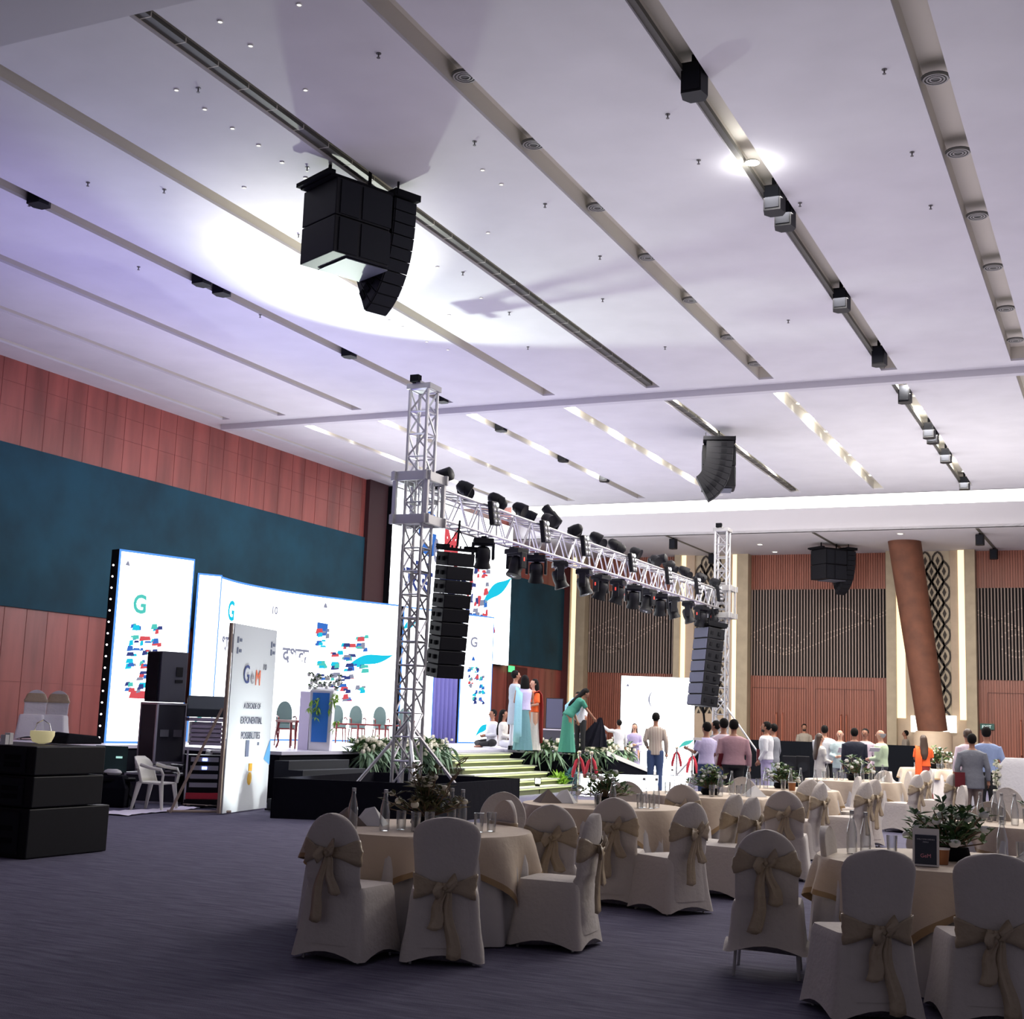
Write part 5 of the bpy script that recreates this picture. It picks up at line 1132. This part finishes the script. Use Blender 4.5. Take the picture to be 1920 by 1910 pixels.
txt('GeM', .034, mat('card_logo', (.75, .28, .35), .5), Matrix.Translation((0, -.0125, .055)) @ Mx, cd_, ext=.0005, align='CENTER')
p = AT(1794, 1531); t = thing('floor_lantern', 'small amber glowing box on the floor behind the near right table', 'lamp', FL(1794, 1531, 18.5), 0); b = MB(); b.lathe([(.001, 0), (.10, 0), (.13, .22), (.001, .22)], 14); b.build('shade', mat('amber', (1, .6, .3), .5, em=(1, .58, .28), es=1.0), t, True)
# white draped display on the far right with trailing flowers
p = FL(1905, 1420, 24); t = thing('draped_display', 'white draped stand with trailing pale flowers at the right edge', 'display', p, AZ(p)); b = MB()
b.loft([[(-.34-.04*math.sin(k)*0, -.3, 0), (.5, -.3, 0), (.5, .3, 0), (-.34, .3, 0)] for k in (0,)]+[[(-.30, -.28, 1.1), (.5, -.28, 1.1), (.5, .28, 1.1), (-.30, .28, 1.1)], [(-.18, -.2, 1.25), (.42, -.2, 1.25), (.42, .2, 1.25), (-.18, .2, 1.25)]]); b.build('drape', m_coverw, t, True)
rn = random.Random(3); f = MB(); g_ = MB()
for k in range(70): z = rn.uniform(.3, 1.2); q = (-.33+rn.uniform(-.05, .06), -.28+rn.uniform(-.06, .06), z); g_.ball(q, rn.uniform(.02, .04), n=6); sprig(f, q, 2, .09, .015, rnd=rn)
g_.build('blossoms', m_petal, t, True); f.build('leaves', m_leaf2, t)
# ================================================================== PEOPLE
m_skin = mat('skin', srgb(150, 104, 82), .6); m_skin2 = mat('light_skin', srgb(196, 150, 126), .6); m_hair = mat('black_hair', (.006, .005, .005), .85, spec=.15); m_hairg = mat('brown_hair', (.05, .025, .015), .5)
m_eye = mat('eye_dark', (.02, .015, .015), .3); m_beard = mat('beard', (.015, .012, .012), .8)
def cloth(n, c, b=.35): return mat('cloth_'+n, srgb(*c), .85, bump=(18, b))
def remesh(b, vox, name='x'):
    me = b.mesh(name, [m_skin]); o = bpy.data.objects.new('x', me); C.objects.link(o); m = o.modifiers.new('r', 'REMESH'); m.mode = 'VOXEL'; m.voxel_size = vox; s = o.modifiers.new('s', 'SMOOTH'); s.iterations = 4; s.factor = .5
    dg = bpy.context.evaluated_depsgraph_get(); r = bpy.data.meshes.new_from_object(o.evaluated_get(dg)); bpy.data.objects.remove(o); bpy.data.meshes.remove(me)
    return r
def fin(me, extra, mats, parent, name):
    "join extra lofts to a remeshed surface, smooth it and link it"
    bm = bmesh.new(); bm.from_mesh(me); n0 = len(bm.faces)
    for f in bm.faces: f.material_index = 0
    if extra:
        t = extra.mesh('t', mats); off = len(bm.faces); bm.from_mesh(t); bm.faces.ensure_lookup_table()
        for i, p in enumerate(t.polygons): bm.faces[off+i].material_index = p.material_index
        bpy.data.meshes.remove(t)
    for f in bm.faces: f.smooth = True
    out = bpy.data.meshes.new(name); bm.to_mesh(out); bm.free(); bpy.data.meshes.remove(me)
    for m in mats: out.materials.append(m)
    o = bpy.data.objects.new(name, out); C.objects.link(o); o.parent = parent; return o
TOR = [(.88, .155, .105), (.94, .168, .112), (1.02, .150, .104), (1.12, .142, .100), (1.24, .160, .112), (1.34, .178, .112), (1.41, .165, .095), (1.45, .095, .07), (1.47, .058, .055)]
def ell(w, d, z, cx=0, cy=0, n=18): return [(cx+w*math.cos(2*PI*k/n), cy+d*math.sin(2*PI*k/n), z) for k in range(n)]
def person(label, px, top, w, rel, z0=0.0, shirt=None, pants=None, sleeve='long', hem=.86, hair='short', skin=None, kind='man', arms=((-.24, -.01, 1.13, -.25, .07, .90), (.24, -.01, 1.13, .25, .07, .90)),
           lean=0, fat=1.0, beard=False, seated=False, skirt=None, pallu=None, shoes=True, head_turn=0, hcol=None, collar=None, cap=None, step=.0, group=None, H_=None):
    P = DW(px, top, w); Ht = H_ or (P.z-z0); s = Ht/1.73; az = AZ(P); t = thing('person', label, 'person', (P.x, P.y, z0), az+R(rel), group); t.scale = (s,)*3
    if seated: t.scale = (1, 1, 1)
    sk = skin or m_skin; fm = fat*(.93 if kind == 'woman' else 1)
    L = Matrix.Translation((0, 0, .92)) @ Matrix.Rotation(-lean, 4, 'X') @ Matrix.Translation((0, 0, -.92))
    HT = L @ Matrix.Translation((0, 0, 1.5)) @ Matrix.Rotation(head_turn, 4, 'Z') @ Matrix.Translation((0, 0, -1.5))
    leg = [(-1, step), (1, -step)]
    kn = [Vector((x*.095, .015+q*.5, .50)) for x, q in leg]; an = [Vector((x*.10, -.01+q, .08)) for x, q in leg]
    if seated: kn = [Vector((x*.30, .28, .90)) for x in (-1, 1)]; an = [Vector((-x*.05, .34, .87)) for x in (-1, 1)]
    def arm_pts(i):
        a = arms[i]; sx = -1 if i == 0 else 1; return [L @ Vector((sx*.175*fm, 0, 1.39)), L @ Vector(a[:3]), L @ Vector(a[3:6])]
    b = MB(); b.loft([ell(w_*fm*.95, d_*fm*.95, z) for z, w_, d_ in TOR], True, L)
    b.tube([L @ Vector((0, -.005, 1.43)), HT @ Vector((0, .012, 1.56))], .052, 12)
    b.ball((0, .012, 1.635), .078, HT, 14, (1, 1.22, 1.28)); b.ball((0, .045, 1.575), .05, HT, 12, (1, 1.05, .95))
    for i in (0, 1):
        p = arm_pts(i); b.tube([p[0], (p[0]+p[1])/2, p[1], (p[1]*.6+p[2]*.4), p[2]], [.052, .046, .038, .036, .026], 10)
        d = (p[2]-p[1]).normalized(); c = p[2]+d*.05; b.tube([p[2]-d*.01, c, c+d*.03], [.026, .036, .030], 10)
        b.tube([Vector(((-1, 1)[i]*.085, 0, .92)), (Vector(((-1, 1)[i]*.09, 0, .9))+kn[i])/2, kn[i], (kn[i]+an[i])/2, an[i]], [.085, .078, .055, .052, .036], 10)
        b.tube([an[i]+Vector((0, -.05, -.045)), an[i]+Vector((0, .05, -.045)), an[i]+Vector((0, .15, -.055))], [.03, .036, .022], 8)
    ex = MB(); ex.ball((0, .112, 1.615), .014, HT, 8, (.9, 1.3, 1.6))
    for sx in (-1, 1): ex.ball((sx*.079, .005, 1.62), .02, HT, 8, (.35, .8, 1.3))
    for i in (0, 1):
        p = arm_pts(i); d = (p[2]-p[1]).normalized(); sd = d.cross(Vector((0, 1, .01))).normalized(); nr = d.cross(sd).normalized(); c = p[2]+d*.065
        for k in range(4): o_ = nr*(.024-.016*k); L_ = (.062, .072, .066, .05)[k]; a0 = c+o_; a1 = a0+d*L_*.55; a2 = a0+d*L_*.95+sd*(.018*(-1 if i else 1)); ex.tube([a0-d*.02, a1, a2], [.0095, .009, .007], 6)
        a0 = p[2]+d*.03+nr*.028; ex.tube([a0, a0+nr*.022+d*.025, a0+nr*.026+d*.05], [.011, .010, .008], 6)
    ex.k = 1
    for sx in (-1, 1): ex.ball((sx*.030, .096, 1.632), .0095, HT, 6)
    ex.k = 2; ex.box((0, .101, 1.577), (.042, .008, .008), 0, HT)
    fin(remesh(b, .015), ex, [sk, m_eye, mat('lips', srgb(120, 66, 60), .6)], t, 'body')
    # trousers
    if pants and not skirt:
        b = MB(); b.loft([ell(w_*fm*1.03+.008, d_*fm*1.03+.008, z) for z, w_, d_ in TOR[:3]], True, None)
        for i in (0, 1):
            hp = Vector(((-1, 1)[i]*.088, 0, .93)); b.tube([hp, (hp+kn[i])/2, kn[i], (kn[i]+an[i])/2, an[i]+Vector((0, 0, .0))], [.100, .095, .074, .068, .064], 12)
        fin(remesh(b, .018), None, [pants], t, 'trousers')
    if shoes:
        for i in (0, 1):
            b = MB(); a = an[i]; b.loft([ell(.046, .13, 0, a.x, a.y+.05, 14), ell(.044, .125, .04 if not seated else .04, a.x, a.y+.05, 14), ell(.034, .07, .085, a.x, a.y, 14)], True, Matrix.Translation((0, 0, 0 if not seated else .44))); b.build('shoe', m_black, t, True)
    if shirt:
        b = MB(); top_z = 1.455; rg = []
        zs = [(z, w_, d_) for z, w_, d_ in TOR if z > .9 and z < top_z]; 
        for z in ([hem, (hem+.92)/2] if hem < .9 else []): rg.append(ell((.172+.05*(.92-z))*fm+.012, (.118+.05*(.92-z))*fm+.012, z))
        rg += [ell(w_*fm*1.06+.012, d_*fm*1.08+.012, z) for z, w_, d_ in zs]; b.loft(rg, True, L)
        for i in (0, 1):
            p = arm_pts(i)
            if sleeve == 'long': b.tube([p[0], (p[0]+p[1])/2, p[1], (p[1]*.5+p[2]*.5), p[2]-(p[2]-p[1])*.06], [.066, .060, .054, .048, .042], 12)
            elif sleeve == 'half': b.tube([p[0], (p[0]+p[1])/2, p[1]*.85+p[0]*.15], [.066, .064, .060], 12)
        fin(remesh(b, .016), None, [shirt], t, {'woman': 'blouse'}.get(kind, 'shirt') if hem > .7 else 'long_shirt')
        if collar: b = MB(); b.lathe([(.062, 1.43), (.066, 1.48), (.060, 1.485)], 14, L, cap=False); b.build('collar', collar, t, True)
    if skirt:
        b = MB(); rg = []; zt = 1.0
        for j in range(9):
            u = j/8; z = zt-(zt-.03)*u; base = .15+.10*u**1.5 if kind == 'woman' else .18+.04*u; rg.append([((base+.012*math.sin(k*1.05*2+u*2)*u)*math.cos(2*PI*k/36)*fm, (base*.82+.012*math.sin(k*2.3+u*3)*u)*math.sin(2*PI*k/36)*fm, z) for k in range(36)])
        if lean: rg[0] = [tuple(L @ Vector(q)) for q in rg[0]]
        b.loft(rg); b.build('skirt', skirt, t, True)
    if pallu:
        b = MB(); pts = [(.16, .13, 1.05), (.02, .15, 1.22), (-.11, .10, 1.40), (-.13, -.02, 1.455), (-.13, -.11, 1.36), (-.15, -.14, 1.1), (-.17, -.18, .8), (-.19, -.2, .5), (-.20, -.2, .2)]
        rg = []
        for j, p in enumerate(pts):
            wd_ = .07+.006*j; q = L @ Vector(p) if j < 6 else (L @ Vector(pts[5]))+Vector((0, -.0, p[2]-pts[5][2])); rg.append([q+Vector((-wd_*.9, 0, .02)), q+Vector((-wd_*.3, -.02, 0)), q+Vector((wd_*.4, .0, -.01)), q+Vector((wd_*.8, -.01, -.03))])
        b.loft(rg, cap=False, close=False); o = b.build('shoulder_drape', pallu, t, True); o.modifiers.new('s', 'SOLIDIFY').thickness = .02
    hc = hcol or m_hair
    if hair != 'bald':
        b = MB(); b.ball((0, -.012, 1.655), .088, HT, 16, (1.0, 1.12, 1.18)) 
        if hair == 'long':
            b.loft([ell(.088, .06, 1.68, 0, -.05, 14), ell(.10, .06, 1.55, 0, -.065, 14), ell(.115, .05, 1.42, 0, -.085, 14), ell(.10, .045, 1.25, 0, -.12, 14), ell(.05, .03, 1.12, 0, -.13, 14)], True, HT)
        if hair == 'bob': b.loft([ell(.092, .075, 1.68, 0, -.03, 14), ell(.108, .075, 1.55, 0, -.045, 14), ell(.11, .06, 1.43, 0, -.06, 14)], True, HT)
        me = remesh(b, .014)
        bm = bmesh.new(); bm.from_mesh(me); HI = HT.inverted()
        kill = [v for v in bm.verts if (lambda q: (hair == 'fringe' and q.z > 1.668) or q.y > .035+.25*max(0, q.z-1.66) and q.z < 1.69 and abs(q.x) < .13)(HI @ v.co)]
        bmesh.ops.delete(bm, geom=kill, context='VERTS'); bm.to_mesh(me); bm.free(); fin(me, None, [hc], t, 'hair')
    if beard: b = MB(); b.ball((0, .055, 1.555), .056, HT, 12, (1.05, .95, .7)); b.build('beard', m_beard, t, True)
    return t
K = {k: cloth(k, c) for k, c in dict(white=(205, 205, 210), offwhite=(196, 192, 186), lilac=(198, 190, 225), pink=(176, 138, 146), lightpink=(208, 190, 200), blue=(132, 148, 186), grey=(118, 120, 128), navy=(22, 26, 44), green=(186, 204, 170), mint=(178, 194, 196),
     beige=(150, 140, 128), teal=(98, 140, 148), emerald=(60, 132, 112), skyblue=(150, 200, 215), jeans=(48, 66, 104), black=(22, 22, 26), dark=(50, 52, 60), tan=(128, 112, 104), lavender=(170, 160, 196), orange=(232, 96, 40), maroon=(140, 40, 34), palegrey=(160, 170, 180)).items()}
# striped shirt
ms = mat('cloth_striped', srgb(190, 175, 160), .85); nt = ms.node_tree; tc = nt.nodes['Texture Coordinate']; wv = nt.nodes.new('ShaderNodeTexWave'); wv.inputs['Scale'].default_value = 9; wv.bands_direction = 'X'; nt.links.new(tc.outputs['Object'], wv.inputs[0])
rp = nt.nodes.new('ShaderNodeValToRGB'); rp.color_ramp.elements[0].position = .45; rp.color_ramp.elements[1].position = .55; rp.color_ramp.elements[0].color = (*srgb(126, 104, 98), 1); rp.color_ramp.elements[1].color = (*srgb(200, 190, 176), 1)
nt.links.new(wv.outputs['Fac'], rp.inputs[0]); nt.links.new(rp.outputs[0], nt.nodes['Principled BSDF'].inputs['Base Color'])
FOLD = ((-.22, .02, 1.12, -.05, .24, 1.10), (.22, .02, 1.12, .06, .24, 1.08)); HIP = ((-.24, -.02, 1.13, -.22, .16, .98), (.24, -.02, 1.13, .25, .06, .90))
# on the stage
person('tall man in a pale grey long shirt standing behind the woman in teal', 967, 1258, 32.2, -70, ZS, shirt=K['palegrey'], pants=K['white'], hem=.55)
person('woman in white blouse and teal saree seen from behind on stage', 984, 1275, 31.0, 10, ZS, shirt=K['lilac'], sleeve='none', hem=.98, hair='bob', kind='woman', skirt=K['teal'], pallu=K['skyblue'], arms=FOLD, H_=1.72)
person('woman in white saree with red and orange border facing left on stage', 1002, 1280, 31.6, 120, ZS, shirt=K['orange'], sleeve='half', hem=.98, hair='bob', kind='woman', skirt=K['offwhite'], pallu=K['maroon'], arms=FOLD, skin=m_skin2, H_=1.66)
pg = person('woman in emerald green saree bending forward on stage', 1066, 1300, 30.6, -70, ZS, shirt=K['emerald'], sleeve='half', hem=.88, hair='long', kind='woman', skirt=K['emerald'], pallu=K['skyblue'], lean=R(38), arms=((-.24, .10, 1.15, -.20, .32, 1.02), (.22, .22, 1.30, .20, .50, 1.26)), fat=1.1, H_=1.6)
person('dark haired person half hidden beyond the bending woman', 1090, 1297, 32.0, 150, ZS, shirt=K['white'], pants=K['black'], hair='long', kind='woman', arms=((-.30, .14, 1.25, -.42, .40, 1.12), (.24, 0, 1.13, .25, .08, .92)), lean=R(14))
person('person in white sitting on the stage floor beside the right screen, left one', 924, 1347, 33.6, 120, ZS-.80, shirt=K['white'], pants=K['black'], seated=True, arms=FOLD, shoes=False, H_=1.73)
person('long haired woman in white sitting on the stage floor behind the man', 944, 1346, 33.0, -100, ZS-.80, shirt=K['offwhite'], pants=K['white'], seated=True, hair='long', kind='woman', arms=FOLD, shoes=False, H_=1.73)
# on the ramp and floor
person('boy in white kurta on the ramp reaching for the black cloth', 1161, 1350, 33.8, 30, .30, shirt=K['white'], pants=K['dark'], hem=.8, arms=((-.34, .06, 1.40, -.56, .12, 1.56), (.25, .0, 1.13, .27, .05, .90)))
person('long haired woman in lavender dress on the ramp facing the camera', 1190, 1357, 34.6, 178, .18, shirt=K['lavender'], hem=.98, hair='long', hcol=m_hairg, kind='woman', skirt=K['lavender'], skin=m_skin2, arms=FOLD)
person('slim man in striped shirt and jeans seen from behind before the ramp', 1230, 1337, 31.5, 0, 0, shirt=ms, pants=K['jeans'], fat=.86, hem=.84, arms=((-.23, -.01, 1.14, -.18, .16, 1.02), (.23, -.01, 1.13, .24, .03, .88)))
person('man in white shirt and blue jeans holding a paper by the line array', 1325, 1355, 25.2, 40, 0, shirt=K['lilac'], pants=K['jeans'], sleeve='half', arms=((-.24, .05, 1.16, -.20, .32, 1.22), (.24, 0, 1.13, .2, .18, 1.0)), hem=.92)
person('man in grey shirt partly hidden behind the man in white and jeans', 1342, 1352, 27.5, 70, 0, shirt=K['grey'], pants=K['jeans'])
person('man in lilac shirt at the left shoulder of the pink shirted man', 1357, 1348, 25.6, 20, 0, shirt=K['lightpink'], pants=K['jeans'], arms=FOLD)
person('man in pink shirt and black trousers seen from behind in the crowd', 1376, 1350, 24.2, 4, 0, shirt=K['pink'], pants=K['black'], fat=1.18, hem=.93, arms=((-.27, -.02, 1.13, -.22, .10, .94), (.27, -.02, 1.13, .28, .02, .90)))
person('bearded man in white shirt in profile holding a maroon folder', 1437, 1354, 29.0, 82, 0, shirt=K['white'], pants=K['lavender'], beard=True, fat=1.2, hem=.92, arms=((-.26, -.02, 1.13, -.24, .12, .92), (.26, -.02, 1.13, .24, .14, .92)))
person('man in grey shirt behind the bearded man', 1450, 1358, 30.5, 60, 0, shirt=K['grey'], pants=K['palegrey'])
person('man in beige shirt behind the draped barrier, facing the camera', 1508, 1358, 46.0, 178, 0, shirt=K['beige'], pants=K['dark'], sleeve='half', beard=True)
person('broad man in white shirt seen from behind near the long haired woman', 1546, 1361, 31.8, 10, 0, shirt=K['white'], pants=K['black'], fat=1.3, arms=FOLD)
person('woman in long white kurta with brown hair in profile', 1537, 1376, 28.5, -60, 0, shirt=K['offwhite'], pants=K['offwhite'], hem=.5, hair='long', hcol=m_hairg, kind='woman', skin=m_skin2, arms=FOLD)
person('bald man in pale mint shirt holding papers', 1575, 1369, 31.5, 172, 0, shirt=K['mint'], pants=K['grey'], hair='fringe', hcol=mat('grey_hair', (.35, .35, .36), .6), skin=m_skin2, hem=.8, arms=FOLD)
person('man in dark navy suit seen from behind in the group', 1602, 1366, 29.2, 2, 0, shirt=K['navy'], pants=K['navy'], fat=1.22, hem=.76)
person('dark haired man in light pink shirt facing the camera between two men', 1622, 1367, 30.8, 165, 0, shirt=K['lightpink'], pants=K['black'], hem=.8)
person('grey haired man in pale green shirt looking down at papers', 1652, 1369, 28.4, 75, 0, shirt=K['green'], pants=K['dark'], hair='fringe', hcol=MATS['grey_hair'], skin=m_skin2, fat=1.15, hem=.92, arms=FOLD)
person('man in beige shirt behind the right end of the draped barrier', 1698, 1370, 46.0, 90, 0, shirt=K['beige'], pants=K['dark'])
person('woman with long hair in orange and red saree seen from behind', 1731, 1379, 32.0, 12, 0, shirt=K['orange'], sleeve='half', hem=.98, hair='long', hcol=m_hairg, kind='woman', skirt=K['maroon'], pallu=K['orange'], arms=FOLD, fat=1.1)
person('man in white shirt with black bag strap beside the grey jacketed man', 1814, 1368, 26.4, 20, 0, shirt=K['lightpink'], pants=K['white'], hcol=m_hairg)
person('man in grey jacket carrying a maroon folder seen from behind', 1822, 1377, 23.6, 4, 0, shirt=K['grey'], pants=K['tan'], fat=1.12, hem=.74, arms=((-.27, -.02, 1.12, -.25, .04, .88), (.27, -.02, 1.12, .28, .02, .88)))
person('tall man in light blue shirt and black trousers seen from behind', 1849, 1364, 24.8, 10, 0, shirt=K['blue'], pants=K['black'], fat=1.12, hem=.92, arms=((-.27, -.02, 1.13, -.28, .02, .9), (.28, -.04, 1.14, .20, .14, 1.0)))
# things they hold
m_mar = mat('maroon_leather', (.12, .006, .012), .4)
def held(name, label, cat, px, py, w, d, m, rz=0, rx=0):
    P = DW(px, py, w); b = MB(); b.box((0, 0, 0), d); o = b.build(name, m); o.location = P; o.rotation_euler = (rx, 0, AZ(P)+rz); tag(o, label, cat); return o
held('folder', 'maroon folder held at the hip of the bearded man', 'folder', 1428, 1416, 28.85, (.22, .03, .26), m_mar, R(10))
held('folder', 'maroon folder in the left hand of the grey jacketed man', 'folder', 1800, 1461, 23.4, (.17, .03, .25), m_mar, 0)
held('folder', 'maroon folder tucked at the left side of the pink shirted man', 'folder', 1350, 1424, 24.1, (.12, .04, .24), m_mar, R(30), R(20))
held('paper', 'white papers in the hands of the bald man', 'paper', 1580, 1406, 31.1, (.22, .01, .16), m_napw, R(20), R(40))
held('paper', 'white papers in the hands of the man in green', 'paper', 1640, 1405, 28.0, (.22, .01, .12), m_napw, R(20), R(50))
held('paper', 'white rolled paper held by the man in jeans', 'paper', 1308, 1385, 24.9, (.16, .03, .05), m_napw, R(20))
# black cloth stretched between the bending woman and the boy
P = DW(1126, 1345, 32.2); Q = DW(1118, 1400, 32.0); t_ = MB(); az = AZ(P); ax_ = Vector((math.cos(az), math.sin(az), 0)); ay_ = Vector((-math.sin(az), math.cos(az), 0)); rg = []
for j in range(10):
    u = j/9; wd_ = .03+.36*u**.9; c = P+(Vector((Q.x, Q.y, Q.z))-P)*u; rg.append([c+ax_*(wd_*math.cos(2*PI*k/30)*(1+.12*math.sin(k*2.1)))-ax_*.15*u+ay_*(wd_*.45*math.sin(2*PI*k/30)*(1+.3*math.sin(k*2.5))) for k in range(30)])
t_.loft(rg); tag(t_.build('black_cloth', m_blackcloth, None, True), 'black cloth held up between the bending woman and the boy on the ramp', 'cloth')
